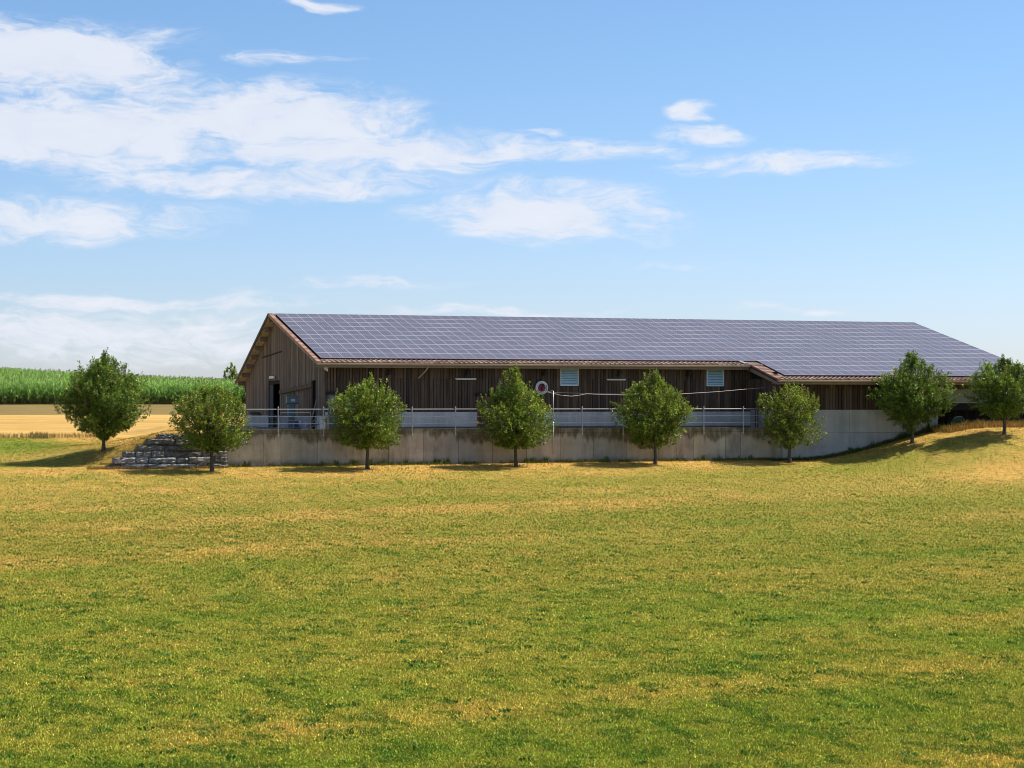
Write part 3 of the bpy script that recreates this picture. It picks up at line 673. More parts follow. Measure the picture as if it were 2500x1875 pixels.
    b = MB(); b.box(UG+.04, UG+.08, 3.8, dv0, 1.8, 5.2); b.box(UG+.04, UG+.08, dv1, 27.15, 1.8, 4.6)
    pts = [(3.8, 1.85), (3.8, ZR(3.8)-.2), (RV, RZ-.25), (27.1, ZF(27.1)-.2)]
    b.hexa([W(UG+.045, 3.8, 4.9), W(UG+.085, 3.8, 4.9), W(UG+.085, 27.1, 4.9-.45), W(UG+.045, 27.1, 4.9-.45), W(UG+.045, 3.8, ZR(3.8)-.2), W(UG+.085, 3.8, ZR(3.8)-.2), W(UG+.085, 27.1, ZF(27.1)-.2), W(UG+.045, 27.1, ZF(27.1)-.2)])
    b.poly([W(UG+.05, 3.8, ZR(3.8)-.2), W(UG+.05, RV, RZ-.3), W(UG+.05, 27.1, ZF(27.1)-.2)])
    b.build('gable_backing', M_dark, barn)
    b = MB(); b.box(UG-.06, UG+.03, 3.74, dv0, 1.8, 2.67, (.62, .66, .70)); b.box(UG-.06, UG+.03, dv1, 27.2, 1.8, 2.67, (.95, .95, .95)); b.build('gable_plinth', M_conc2, barn)
    # slanted rail with post and infill
    b = MB()
    b.hexa([W(UG-.16, 6.42, bz(6.42)-.24), W(UG-.03, 6.42, bz(6.42)-.24), W(UG-.03, 15.65, bz(15.65)-.24), W(UG-.16, 15.65, bz(15.65)-.24),
            W(UG-.16, 6.42, bz(6.42)), W(UG-.03, 6.42, bz(6.42)), W(UG-.03, 15.65, bz(15.65)), W(UG-.16, 15.65, bz(15.65))], (.115, .09, .07))
    b.build('sliding_rail', M_wood, barn)
    b = MB(); b.box(UG-.17, UG-.025, 6.0, 6.40, 1.9, 4.75, (.018, .015, .014)); b.build('door_post', M_wood, barn)
    b = MB(); boards(b, (UG-.03, 6.5), (UG-.03, 9.2), 2.7, lambda s: bz(6.5+s)-.26, .10, .16, (-1, 0), (.14, .10, .075), 9); b.build('door_leaf', M_wood, barn); b = MB()
    boards(b, (UG-.03, 11.6), (UG-.03, 15.5), 2.7, lambda s: bz(11.6+s)-.26, .10, .16, (-1, 0), (.14, .115, .09), 10); b.build('door_leaf', M_wood, barn)
    # dark doorway interior with a half-open leaf
    b = MB(); b.box(UG+.05, UG+3, dv0-.6, dv0-.5, 1.86, 5.1); b.box(UG+.05, UG+3, dv1+.5, dv1+.6, 1.86, 5.1); b.box(UG+3, UG+3.1, dv0-.6, dv1+.6, 1.86, 5.1); b.box(UG+.1, UG+3, dv0-.5, dv1+.5, 5.0, 5.1)
    b.build('doorway_interior', M_dark, barn)
    b = MB(); b.box(UG+.05, UG+.12, dv1-1.1, dv1+.4, 1.86, 4.95, (.06, .065, .075)); b.build('door', M_wood, barn)
    b = MB(); b.hexa([W(UG-.06, 15.4, 6.62), W(UG-.02, 15.4, 6.62), W(UG-.02, 21.5, 6.37), W(UG-.06, 21.5, 6.37), W(UG-.06, 15.4, 6.69), W(UG-.02, 15.4, 6.69), W(UG-.02, 21.5, 6.44), W(UG-.06, 21.5, 6.44)], (.03, .025, .022))
    b.build('drip_board', M_wood, barn)
    # wing: timber over a tall concrete base, recessed bay at the right
    b = MB(); boards(b, (28.75, .0), (39.5, .0), 3.05, lambda s: 4.86, .14, .22, (0, -1), WB, 13, gap=.030, split=4.35)
    boards(b, (39.5, .0), (47.1, .0), 4.30, lambda s: 4.86, .14, .22, (0, -1), WB, 15)
    boards(b, (28.75, 3.7), (28.75, 0), 1.9, lambda s: 4.9, .14, .2, (-1, 0), WB, 14)
    b.build('wing_wall', M_wood, barn)
    b = MB(); b.box(28.8, 47.1, .06, .12, 3.0, 5.0); b.box(39.6, 47.1, .75, .8, 1.6, 4.4); b.box(28.8, 28.85, .1, 3.7, 1.6, 5.3); b.build('wing_backing', M_dark, barn)
    b = MB(); r = random.Random(9); us = [29.1, 33.55, 37.2, 38.75]
    for k in range(3):
        for z0, z1 in ((-.8, 1.66), (1.675, 3.04)):
            c = r.uniform(.92, 1.08); b.box(us[k]+.008, us[k+1]-.008, -.005, .3, z0, z1, (c, c, c*1.02))
    b.box(38.95, 39.5, -.005, .3, .5, 3.04, (1, 1, 1.03)); b.box(28.74, 29.09, .0, 3.6, 1.5, 3.04, (.8, .8, .8))
    b.build('wing_base', M_conc2, barn)
    b = MB(); b.box(38.755, 38.945, .02, .2, .5, 3.04, (.015, .018, .035)); b.build('steel_post', M_wood, barn)
    b = MB(); b.box(39.5, 47.1, .02, .06, 3.50, 4.28, (1, 1, 1)); b.box(39.5, 47.1, -.02, .07, 3.44, 3.50, (1.3, 1.3, 1.3)); b.build('pale_panel', mat('fibre_cement', (.24, .26, .23), .8, .1, attr=True), barn)
    b = MB(); boards(b, (39.5, .7), (47.1, .7), 1.9, lambda s: 4.3, .18, .26, (0, -1), (.028, .02, .017), 21); b.build('gate', M_wood, barn)
    # far and right walls
    b = MB(); b.box(UG, 47.1, 27.2, 27.3, 1.5, 4.9, (.1, .08, .06)); b.hexa([W(47.1, 0, 1.5), W(47.2, 0, 1.5), W(47.2, 27.2, 1.5), W(47.1, 27.2, 1.5), W(47.1, 0, 4.9), W(47.2, 0, 4.9), W(47.2, 27.2, 4.9), W(47.1, 27.2, 4.9)], (.1, .08, .06))
    b.poly([W(47.12, 0, 4.85), W(47.12, RV, RZ-.3), W(47.12, 27.2, 4.9)], (.1, .08, .06))
    b.build('rear_wall', M_wood, barn)
barn_walls()
M_tile = mat('roof_tiles', (1, 1, 1), .75, .35, 2.5, bump=.3, attr=True, spec=.25)
U_L, U_R = 1.67, 47.35
def roof():
    def slab(b, U0, U1, V0, V1, zf, th=.10, off=0, col=(.055, .035, .028)):
        b.hexa([W(U0, V0, zf(V0)-th+off), W(U1, V0, zf(V0)-th+off), W(U1, V1, zf(V1)-th+off), W(U0, V1, zf(V1)-th+off),
                W(U0, V0, zf(V0)+off), W(U1, V0, zf(V0)+off), W(U1, V1, zf(V1)+off), W(U0, V1, zf(V1)+off)], col)
    b = MB(); slab(b, U_L+.02, 28.35, 2.95, RV, ZR, off=-.03); slab(b, 28.35, U_R, -.85, RV, ZR, off=-.03); slab(b, U_L+.02, U_R, RV, 27.9, ZF, off=0, col=(.20, .11, .07))
    rf = b.build('roof', M_tile, barn)
    # tiles: eave courses and verge strips, each tile a tilted plate with a raised lip
    r = random.Random(6)
    def course(b, U0, U1, V0, dl, col):
        u = U0; w = .30
        while u < U1-.05:
            u1 = min(u+w, U1); f = r.uniform(.7, 1.3); c = (col[0]*f, col[1]*f*r.uniform(.92, 1.05), col[2]*f)
            z0, z1 = ZR(V0), ZR(V0+dl); t = .05
            g = .045
            b.hexa([W(u+g, V0, z0-.02), W(u1-.05, V0, z0-.02), W(u1-.05, V0+dl, z1-.02), W(u+g, V0+dl, z1-.02),
                    W(u+g, V0, z0+t), W(u1-.05, V0, z0+t), W(u1-.05, V0+dl, z1+.008), W(u+g, V0+dl, z1+.008)], c)
            b.hexa([W(u1-.055, V0-.01, z0-.0), W(u1+.012, V0-.01, z0-.0), W(u1+.012, V0+dl, z1), W(u1-.055, V0+dl, z1),
                    W(u1-.05, V0-.01, z0+t+.035), W(u1+.008, V0-.01, z0+t+.03), W(u1+.008, V0+dl, z1+.045), W(u1-.05, V0+dl, z1+.045)], tuple(x*.85 for x in c))
            u = u1
    TB = (.31, .205, .15)
    b = MB(); course(b, U_L+.3, 28.3, 2.9, .36, TB); course(b, U_L+.3, 28.3, 3.25, .40, TB); b.build('eave_tiles', M_tile, rf); b = MB()
    course(b, 28.6, U_R, -.9, .36, TB); course(b, 28.6, U_R, -.55, .36, TB); b.build('eave_tiles', M_tile, rf)
    # verge cap running up the slope
    b = MB()
    def verge(U0, U1, V0, V1, zf, col, step=.38):
        V = V0; s = 1 if V1 > V0 else -1
        while (V1-V)*s > .02:
            Vn = V+s*step if (V1-V)*s > step else V1; f = r.uniform(.85, 1.15); c = tuple(x*f for x in col)
            b.hexa([W(U0, V, zf(V)-.14), W(U1, V, zf(V)-.02), W(U1, Vn, zf(Vn)-.02), W(U0, Vn, zf(Vn)-.14), W(U0, V, zf(V)+.075), W(U1, V, zf(V)+.075), W(U1, Vn, zf(Vn)+.05), W(U0, Vn, zf(Vn)+.05)], c); V = Vn
    verge(U_L, U_L+.25, 2.9, RV, ZR, (.33, .195, .14))
    b.build('verge_tiles', M_tile, rf); b = MB()
    verge(28.35, 28.6, -.9, 3.6, ZR, (.26, .15, .11)); 
    verge(28.62, 28.84, -.5, 3.6, ZR, (.22, .13, .10)); verge(28.86, 29.06, -.4, 3.6, ZR, (.22, .13, .10))
    b.build('verge_tiles', M_tile, rf)
    b = MB()
    for V0, V1 in ((RV-.16, RV+.02), (RV+.02, RV+.2)):
        pass
    b.hexa([W(U_L, RV-.2, RZ-.06), W(U_R, RV-.2, RZ-.06), W(U_R, RV+.2, RZ-.10), W(U_L, RV+.2, RZ-.10), W(U_L, RV-.1, RZ+.03), W(U_R, RV-.1, RZ+.03), W(U_R, RV+.1, RZ+.03), W(U_L, RV+.1, RZ+.03)], (.16, .11, .09))
    b.build('ridge', M_tile, rf)
    b = MB()   # barge board on the far slope, seen edge-on, and the lining under its overhang
    b.hexa([W(U_L-.02, RV, RZ-.16), W(U_L+.04, RV, RZ-.16), W(U_L+.04, 27.96, ZF(27.96)-.16), W(U_L-.02, 27.96, ZF(27.96)-.16),
            W(U_L-.02, RV, RZ+.02), W(U_L+.04, RV, RZ+.02), W(U_L+.04, 27.96, ZF(27.96)+.02), W(U_L-.02, 27.96, ZF(27.96)+.02)], (.09, .10, .12))
    b.build('barge_board', M_tile, rf)
    b = MB(); n = 58
    for k in range(n):
        Va = RV + (27.9-RV)*k/n; Vb = RV + (27.9-RV)*(k+.55)/n
        b.hexa([W(U_L+.06, Va, ZF(Va)-.135), W(UG, Va, ZF(Va)-.135), W(UG, Vb, ZF(Vb)-.135), W(U_L+.06, Vb, ZF(Vb)-.135),
                W(U_L+.06, Va, ZF(Va)-.102), W(UG, Va, ZF(Va)-.102), W(UG, Vb, ZF(Vb)-.102), W(U_L+.06, Vb, ZF(Vb)-.102)], (.62, .52, .43))
    b.build('soffit', M_tile, barn)
    for k in range(8):
        V = RV + .3 + (27.5-RV-.3)*k/7
        b = MB(); z = ZF(V)-.14
        b.box(U_L+.12, UG+.02, V-.11, V+.11, z-.24, z, (.26, .18, .15)); b.build('purlin', M_tile, barn)
    b = MB(); b.hexa([W(UG-.05, 27.25, 4.15), W(UG+.05, 27.25, 4.15), W(UG+.05, 27.45, 4.2), W(UG-.05, 27.45, 4.2), W(UG-.05, 27.6, 4.75), W(UG+.05, 27.6, 4.75), W(UG+.05, 27.8, 4.75), W(UG-.05, 27.8, 4.75)], (.2, .16, .13)); b.build('brace', M_tile, barn)
    Mg = mat('gutter', (.42, .33, .26), .45, .12, spec=.5, attr=False); Mfa = mat('fascia', (.24, .175, .13), .7, .2)
    for U0, U1, V, z in ((U_L+.02, 28.3, 2.80, ZR(2.9)-.075), (28.4, U_R, -1.0, ZR(-.9)-.075)):
        b = MB(); n = 10; pr = [(V+.085*math.cos(math.pi*k/n + math.pi), z+.02+.085*math.sin(math.pi*k/n+math.pi)) for k in range(n+1)]
        for k in range(n): b.poly([W(U0, pr[k][0], pr[k][1]), W(U1, pr[k][0], pr[k][1]), W(U1, pr[k+1][0], pr[k+1][1]), W(U0, pr[k+1][0], pr[k+1][1])])
        b.tube([W(U0, V-.085, z+.03), W(U1, V-.085, z+.03)], .014, 6)
        for uu in (U0, U1): b.poly([W(uu, a, c) for a, c in pr])
        b.build('gutter', Mg, barn)
        b = MB(); b.box(U0+.05, U1, V+.12, V+.16, z-.20, z+.02); b.build('fascia', Mfa, barn)
    # eave soffit boards
    b = MB(); b.box(U_L+.1, 28.4, 2.97, 3.72, ZR(2.9)-.22, ZR(2.9)-.19); b.box(28.4, U_R, -.83, .02, ZR(-.9)-.22, ZR(-.9)-.19); b.build('eave_lining', Mfa, barn)
    b = MB(); b.hexa([W(28.42, -.8, ZR(-.9)-.30), W(28.5, -.8, ZR(-.9)-.30), W(28.5, 3.6, ZR(3.6)-.42), W(28.42, 3.6, ZR(3.6)-.42), W(28.42, -.8, ZR(-.9)-.05), W(28.5, -.8, ZR(-.9)-.05), W(28.5, 3.6, ZR(3.6)-.06), W(28.42, 3.6, ZR(3.6)-.06)]); b.build('wing_barge_board', Mfa, barn)
    Mz = mat('zinc', (.55, .56, .56), .35, .05, metal=.6, spec=.5)
    b = MB(); V = 3.1; b.hexa([W(28.0, 3.0, ZR(3.0)+.08), W(28.2, 3.0, ZR(3.0)+.08), W(28.05, 4.0, ZR(4.0)+.05), W(27.9, 4.0, ZR(4.0)+.05), W(28.0, 3.0, ZR(3.0)+.12), W(28.2, 3.0, ZR(3.0)+.12), W(28.05, 4.0, ZR(4.0)+.10), W(27.9, 4.0, ZR(4.0)+.10)])
    b.box(28.1, 29.05, 2.6, 2.68, ZR(2.6)+.10, ZR(2.6)+.16); b.build('snow_guard', Mz, barn)
    for x in (1044, 1602):
        u = U_at(x, 2.9); b = MB(); z = ZR(2.9)-.1; b.tube([W(u, 2.8, z-.02), W(u, 2.84, z-.16), W(u-.05, 3.1, z-.32), W(u-.35, 3.55, z-.75)], [.06, .05, .04, .035], 8, (1, 1, 1)); b.build('downpipe', Mg, barn)
    Md = mat('nest_dark', (.03, .025, .03), .9, .3)
    for x in (950, 1142, 1330, 1512, 1682):
        u = U_at(x, 3.5); b = MB(); z = 5.36
        b.hexa([W(u-.10, 3.42, z-.26), W(u+.06, 3.42, z-.26), W(u+.04, 3.68, z-.30), W(u-.12, 3.68, z-.30), W(u-.02, 3.36, z-.02), W(u+.14, 3.36, z-.02), W(u+.14, 3.68, z), W(u-.06, 3.68, z)])
        b.tube([W(u-.2, 3.55, z-.33), W(u, 3.5, z-.3), W(u+.06, 3.5, z-.05)], .03, 6); b.build('floodlight', Md, barn)
    Mw = mat('tube_light', (.75, .73, .66), .5, .05)
    for xa, xb, y in ((1112, 1163, 925.5), (1482, 1528, 927)):
        ua, ub = U_at(xa, 3.6), U_at(xb, 3.6); z = H + (985-y)/5000*W(ua, 3.6, 0)[1]
        b = MB(); b.box(ua, ub, 3.60, 3.66, z-.005, z+.05, (1, 1, 1)); b.tube([W(ua+.03, 3.58, z-.01), W(ub-.03, 3.58, z-.01)], .03, 8); b.build('tube_lamp', Mw, barn)
    b = MB(); b.box(UG-.16, UG-.06, 17.3, 18.6, 5.05, 5.15); b.tube([W(UG-.13, 17.2, 5.03), W(UG-.13, 18.7, 5.03)], .045, 8); b.build('tube_lamp', Mw, barn)
    b = MB(); u = U_at(797, 3.4); b.hexa([W(u-.06, 3.3, 5.30), W(u+.05, 3.3, 5.22), W(u+.05, 3.6, 5.26), W(u-.06, 3.6, 5.34), W(u-.08, 3.35, 5.48), W(u+.1, 3.35, 5.48), W(u+.1, 3.66, 5.5), W(u-.08, 3.66, 5.5)]); b.build('security_light', Mw, barn)
    return rf
rf = roof()
def panel_mat():
    m = bpy.data.materials.new('solar_cells'); m.use_nodes = True; nt = m.node_tree; N = nt.nodes; L = nt.links
    b = N['Principled BSDF']; b.inputs['Roughness'].default_value = PR; b.inputs['Specular IOR Level'].default_value = .5
    uv = N.new('ShaderNodeUVMap'); sp = N.new('ShaderNodeSeparateXYZ'); L.new(uv.outputs[0], sp.inputs[0])
    def stripe(src, n, w):
        a = N.new('ShaderNodeMath'); a.operation = 'MULTIPLY'; L.new(src, a.inputs[0]); a.inputs[1].default_value = n
        f = N.new('ShaderNodeMath'); f.operation = 'FRACT'; L.new(a.outputs[0], f.inputs[0])
        s = N.new('ShaderNodeMath'); s.operation = 'PINGPONG'; L.new(f.outputs[0], s.inputs[0]); s.inputs[1].default_value = .5
        r = N.new('ShaderNodeMapRange'); L.new(s.outputs[0], r.inputs[0]); r.inputs[1].default_value = w*.5; r.inputs[2].default_value = w; r.inputs[3].default_value = 1; r.inputs[4].default_value = 0; return r.outputs[0]
    x = stripe(sp.outputs[0], 6, .16); y = stripe(sp.outputs[1], 10, .05)
    mx = N.new('ShaderNodeMath'); mx.operation = 'MAXIMUM'; L.new(x, mx.inputs[0]); L.new(y, mx.inputs[1])
    at = N.new('ShaderNodeVertexColor'); at.layer_name = 'Col'
    mi = N.new('ShaderNodeMix'); mi.data_type = 'RGBA'; L.new(mx.outputs[0], mi.inputs['Factor']); L.new(at.outputs[0], mi.inputs['A']); mi.inputs['B'].default_value = (.16, .15, .18, 1)
    L.new(mi.outputs['Result'], b.inputs['Base Color'])
    return m
PR = .30
M_cell = panel_mat(); M_frame = mat('aluminium_frame', (.35, .335, .365), .5, .04, metal=.0, spec=.5)
PW, PH = .6613, 1.2660
def solar():
    r = random.Random(4); PU0, PV0 = 2.07, 3.67; k = 1/math.sqrt(1+.239**2)
    def cells(b, c, j):
        U0 = PU0 + c*PW; V0 = PV0 + j*PH; g = .019; f = r.uniform(.85, 1.15); t = r.uniform(-.06, .06)
        col = (.070*f*(1+t), .056*f, .066*f*(1-t*.5)); o = .12
        pts = [(U0+g, V0+g), (U0+PW-g, V0+g), (U0+PW-g, V0+PH-g), (U0+g, V0+PH-g)]
        b.poly([W(u, v, ZR(v)+o) for u, v in pts], col, [(0, 0), (1, 0), (1, 1), (0, 1)])
        return U0, V0
    def frame(b, U0, V0):
        g = .019; o = .126; e = .002
        h = .044
        for a0, a1, b0, b1 in ((e, g, e, PH-e), (PW-g, PW-e, e, PH-e), (g, PW-g, e, h), (g, PW-g, PH-h, PH-e)):
            p = [(U0+a0, V0+b0), (U0+a1, V0+b0), (U0+a1, V0+b1), (U0+a0, V0+b1)]
            b.hexa([W(u, v, ZR(v)+o-.04) for u, v in p] + [W(u, v, ZR(v)+o) for u, v in p])
    near = [(c, j) for c in range(10) for j in range(10)]
    for c, j in near:
        b = MB(); U0, V0 = cells(b, c, j); p = b.build('solar_panel', M_cell, barn)
        b = MB(); frame(b, U0, V0); b.build('frame', M_frame, p)
    rest = [(c, j) for c in range(10, 41) for j in range(10)] + [(c, j) for c in range(41, 68) for j in range(-3, 10)]
    b = MB(); fb = MB()
    for c, j in rest:
        U0, V0 = cells(b, c, j); frame(fb, U0, V0)
    p = b.build('solar_array', M_cell, barn); p['kind'] = 'stuff'
    fb.build('frames', M_frame, p)
    # dark substructure under the array edge
    b = MB()
    def und(U0, U1, V0, V1):
        b.hexa([W(U0, V0, ZR(V0)-.02), W(U1, V0, ZR(V0)-.02), W(U1, V1, ZR(V1)-.02), W(U0, V1, ZR(V1)-.02), W(U0, V0, ZR(V0)+.075), W(U1, V0, ZR(V0)+.075), W(U1, V1, ZR(V1)+.075), W(U0, V1, ZR(V1)+.075)])
    und(PU0+.02, PU0+41*PW, PV0+.02, PV0+10*PH-.02); und(PU0+41*PW, PU0+68*PW-.02, PV0-3*PH+.02, PV0+10*PH-.02); b.build('mounting', M_dark, barn)
solar()

# ------------------------------------------------------------------ railing
M_galv = mat('galvanised_steel', (.46, .46, .49), .5, .15, 2, metal=.55, spec=.5)
M_gate = mat('dull_steel', (.14, .15, .17), .6, .15, 2, metal=.3)
def railing():
    e = empty('railing', W(12, -.05, 1.6), 'galvanised steel railing with three bars along the terrace edge', 'railing')
    for z, rr in ((3.10, .022), (2.70, .018), (2.31, .018)):
        b = MB(); b.tube([W(q, -.05, z) for q in np.linspace(-3.9, 29, 14)], rr, 8, cap=False); b.build('rail', M_galv, e, smooth=True)
    for k in range(-1, 12):
        u = -1.16 + 2.52*k; b = MB(); b.tube([W(u, -.05, 1.62), W(u, -.05, 3.22)], .030, 8); b.tube([W(u, -.05, 3.2), W(u, -.05, 3.25)], [.036, .02], 8)
        for z in (1.70, 1.92): b.box(u-.05, u+.05, -.05, .0, z-.03, z+.03)
        b.build('post', M_galv, e, smooth=False)
railing()
def things():
    # tall pole clamped to the wall, with a short arm
    u = U_at(1351, -.10); Y = W(u, -.1, 0)[1]; zy = lambda y: H + (985-y)/5000*Y
    e = empty('pole', W(u, -.10, zy(1110)), 'thin grey steel pole fixed to the retaining wall, with a short arm', 'pole')
    b = MB(); b.tube([W(u, -.10, zy(1110)), W(u, -.10, zy(1030))], .030, 8, (1.3, 1.3, 1.3)); b.tube([W(u, -.10, zy(1030)), W(u, -.10, zy(955))], .024, 8); b.build('shaft', M_galv, e, smooth=True)
    b = MB(); b.tube([W(u+.04, -.10, zy(953)), W(u-.55, .1, zy(958.5))], [.018, .014], 6); b.build('arm', M_galv, e)
    b = MB()
    for z in (1.35, 1.85): b = MB(); b.box(u-.05, u+.05, -.08, -.0, z-.03, z+.03); b.build('clamp', M_galv, e)
    # cable across the terrace
    pts = []
    for x, y, V in ((1300, 961, 1.0), (1318, 957, .5), (1335, 957, .15), (1351, 960.5, -.05), (1372, 965.5, .0), (1395, 967.3, .1), (1415, 965, .2), (1432, 961.5, .2), (1452, 962.5, .25), (1500, 963.8, .3), (1560, 964.5, .4), (1650, 962.5, .6), (1700, 959.5, .8), (1750, 956.5, 1.0), (1800, 952, 1.2), (1850, 947.5, 1.5), (1880, 946.3, 1.7), (1897, 946.5, 1.9)):
        uu = U_at(x, V); pts.append(W(uu, V, H + (985-y)/5000*W(uu, V, 0)[1]))
    b = MB(); b.tube(pts, .017, 6); o = b.build('cable', mat('white_cable', (.50, .45, .41), .5, .05), origin=pts[0], smooth=True); tag(o, 'pale sagging cable strung from the pole to the wing corner', 'cable')
    b = MB(); q = [Vector(W(U_at(x, V), V, H + (985-y)/5000*W(U_at(x, V), V, 0)[1])) for x, y, V in ((1352, 958, -.05), (1450, 961.3, .15), (1560, 962.6, .35))]
    b.tube(q, .006, 5); o = b.build('wire', M_gate, origin=tuple(q[0])); tag(o, 'thin grey wire just above the sagging pale cable', 'wire')
    # round sign
    su = U_at(1323, 3.55); Y = W(su, 3.55, 0)[1]; sz = H + (985-946.5)/5000*Y; R = .385
    e = empty('round_sign', W(su, 3.6, sz), 'round white sign with a red ladybird and green arc on the barn wall', 'sign')
    def disc(b, cx, cz, rx, rz, V, col, a0=0, a1=360, inner=0, rot=0, n=40):
        cr, sr = math.cos(math.radians(rot)), math.sin(math.radians(rot)); P = []
        for k in range(n+1):
            t = math.radians(a0+(a1-a0)*k/n); x0, z0 = rx*math.cos(t), rz*math.sin(t); P.append((cx+x0*cr-z0*sr, cz+x0*sr+z0*cr, x0*cr-z0*sr, x0*sr+z0*cr))
        if inner:
            for k in range(n):
                p, q_ = P[k], P[k+1]; b.poly([W(su+p[0], V, sz+p[1]), W(su+q_[0], V, sz+q_[1]), W(su+cx+q_[2]*inner, V, sz+cz+q_[3]*inner), W(su+cx+p[2]*inner, V, sz+cz+p[3]*inner)], col)
        else: b.poly([W(su+p[0], V, sz+p[1]) for p in (P[:-1] if a1-a0 >= 360 else P)], col)
    Ms = mat('sign_paint', (1, 1, 1), .45, .04, attr=True)
    b = MB(); n = 48
    disc(b, 0, 0, R, R*1.03, 3.56, (.62, .66, .70))
    for k in range(n):
        t0, t1 = 2*math.pi*k/n, 2*math.pi*(k+1)/n; b.poly([W(su+R*math.cos(t0), 3.56, sz+R*1.03*math.sin(t0)), W(su+R*math.cos(t1), 3.56, sz+R*1.03*math.sin(t1)), W(su+R*math.cos(t1), 3.6, sz+R*1.03*math.sin(t1)), W(su+R*math.cos(t0), 3.6, sz+R*1.03*math.sin(t0))], (.5, .55, .6))
    b.build('disc', Ms, e)
    b = MB(); disc(b, 0, 0, R*.86, R*.88, 3.556, (.02, .16, .14), 205, 390, .86); b.build('green_arc', Ms, e)
    b = MB()
    for k in range(11):          # small dark lettering around the upper left, too small to read in the photograph
        t = math.radians(98 + 9.2*k); cx, cz = R*.78*math.cos(t), R*.80*math.sin(t)
        disc(b, cx, cz, .020, .011, 3.556, (.03, .03, .05), 0, 360, .35 if k % 3 else 0, math.degrees(t), 10)
    b.build('lettering', Ms, e)
    b = MB(); disc(b, 0, 0, R*.60, R*.66, 3.555, (.02, .008, .02)); disc(b, -.05, -.02, R*.46, R*.54, 3.551, (.30, .015, .03), 110, 300, 0, -35); disc(b, .06, -.02, R*.44, R*.54, 3.551, (.28, .02, .05), -85, 100, 0, -25)
    for cx, cz in ((-.03, .10), (-.09, -.01), (.12, .02), (.05, -.12), (-.05, -.14)): disc(b, cx, cz, .035, .038, 3.547, (.012, .005, .008), n=16)
    b.poly([W(su+.02, 3.547, sz+.10), W(su+.05, 3.547, sz+.08), W(su-.08, 3.547, sz-.18), W(su-.10, 3.547, sz-.16)], (.012, .005, .008)); disc(b, .08, .17, .09, .075, 3.549, (.015, .005, .03), n=18)
    b.build('ladybird', Ms, e)
    # control cabinet on a pedestal
    V = 6.0; ua, ub = U_at(698, V), U_at(728, V); zc = lambda y: H + (985-y)/5000*W(ua, V, 0)[1]
    e = empty('control_cabinet', W((ua+ub)/2, V, 1.86), 'grey-green electrical cabinet on a pedestal before the gable', 'cabinet')
    Mc = mat('cabinet_paint', (.13, .17, .19), .5, .08, attr=True)
    b = MB(); b.box(ua+.06, ub, V, V+.3, zc(984.5), zc(967)); b.hexa([W(ua, V+.04, zc(986)), W(ub+.04, V-.06, zc(986.5)), W(ub+.04, V+.3, zc(986.5)), W(ua, V+.3, zc(986)), W(ua+.04, V+.02, zc(984)), W(ub, V-.02, zc(984)), W(ub, V+.3, zc(984)), W(ua+.04, V+.3, zc(984))], (.4, .4, .4)); b.build('housing', Mc, e)
    b = MB(); b.box(ua-.01, ub+.03, V-.05, V+.32, zc(967), zc(965.5), (.8, .8, .8)); b.build('lid', Mc, e)
    b = MB(); m_ = (ua+ub)/2; b.box(m_-.06, m_+.18, V-.012, V-.002, zc(980), zc(974.5), (3.2, 3.2, 3.2)); b.build('plate', Mc, e)
    b = MB(); b.box(ua+.15, ub-.2, V+.04, V+.26, 1.86, zc(987), (.85, .9, 1.0)); b.build('pedestal', Mc, e)
    # blue barrel
    V = 2.4; ua, ub = U_at(717, V), U_at(736, V); c = (ua+ub)/2; rr = (ub-ua)/2
    b = MB(); zz = [1.86, 1.9, 2.0, 2.02, 2.18, 2.2, 2.36, 2.40, 2.41]; rs = [rr*.94, rr, rr, rr*1.05, rr*1.05, rr, rr, rr*.95, rr*.1]
    e = empty('barrel', W(c, V, 1.86), 'dark blue plastic barrel on the terrace', 'barrel')
    b.tube([W(c, V, z) for z in zz], rs, 20); b.build('body', mat('blue_plastic', (.004, .011, .06), .4, .05), e, smooth=True)
    b = MB(); b.tube([W(c, V, 2.40), W(c, V, 2.43)], rr*.8, 16); b.build('lid', mat('barrel_lid', (.01, .015, .05), .5, .05), e)
    # white container and bright slab beside the corner
    V = 2.6; ua, ub = U_at(781, V), U_at(794, V)
    e = empty('container', W((ua+ub)/2, V, 1.86), 'upright pale plastic container beside the barn corner', 'container')
    Mp = mat('pale_plastic', (.42, .46, .48), .6, .12, attr=True)
    b = MB(); b.box(ua, ub, V, V+.7, 1.9, 2.66); b.build('tank', Mp, e)
    b = MB(); b.box(ua-.03, ub+.03, V-.03, V+.73, 2.66, 2.73, (.8, .8, .8)); b.tube([W(ua+.1, V+.2, 2.73), W(ua+.1, V+.2, 2.80)], .07, 10, (.15, .15, .15)); b.build('lid', Mp, e)
    b = MB(); b.box(ua-.02, ub+.02, V-.02, V+.72, 1.86, 1.92, (.3, .25, .2)); b.build('pallet', Mp, e)
    ua, ub = U_at(798, 3.1), U_at(804, 3.1); e2 = MB(); e2.box(ua, ub, 3.1, 3.3, 1.86, 2.72); e2.box(ua-.02, ub+.02, 3.08, 3.32, 2.72, 2.76)
    o = e2.build('board_stack', mat('yellowish_board', (.34, .30, .20), .8, .15), origin=W(ua, 3.1, 1.86)); tag(o, 'yellowish upright boards beside the pale container', 'boards')
    # leaning timbers
    b = MB(); V = 3.0
    for xa, ya, xb, yb in ((756, 1044, 773, 974),):
        pa, pb = (U_at(xa, V), H+(985-ya)/5000*115.5), (U_at(xb, V+.4), H+(985-yb)/5000*116)
        b.tube([W(pa[0], V, pa[1]), W(pb[0], V+.4, pb[1])], [.05, .035], 6)
    o = b.build('leaning_pole', mat('grey_wood', (.16, .13, .11), .8, .2), origin=W(2, 3, 1.86)); tag(o, 'grey wooden pole leaning against the barn corner', 'pole')
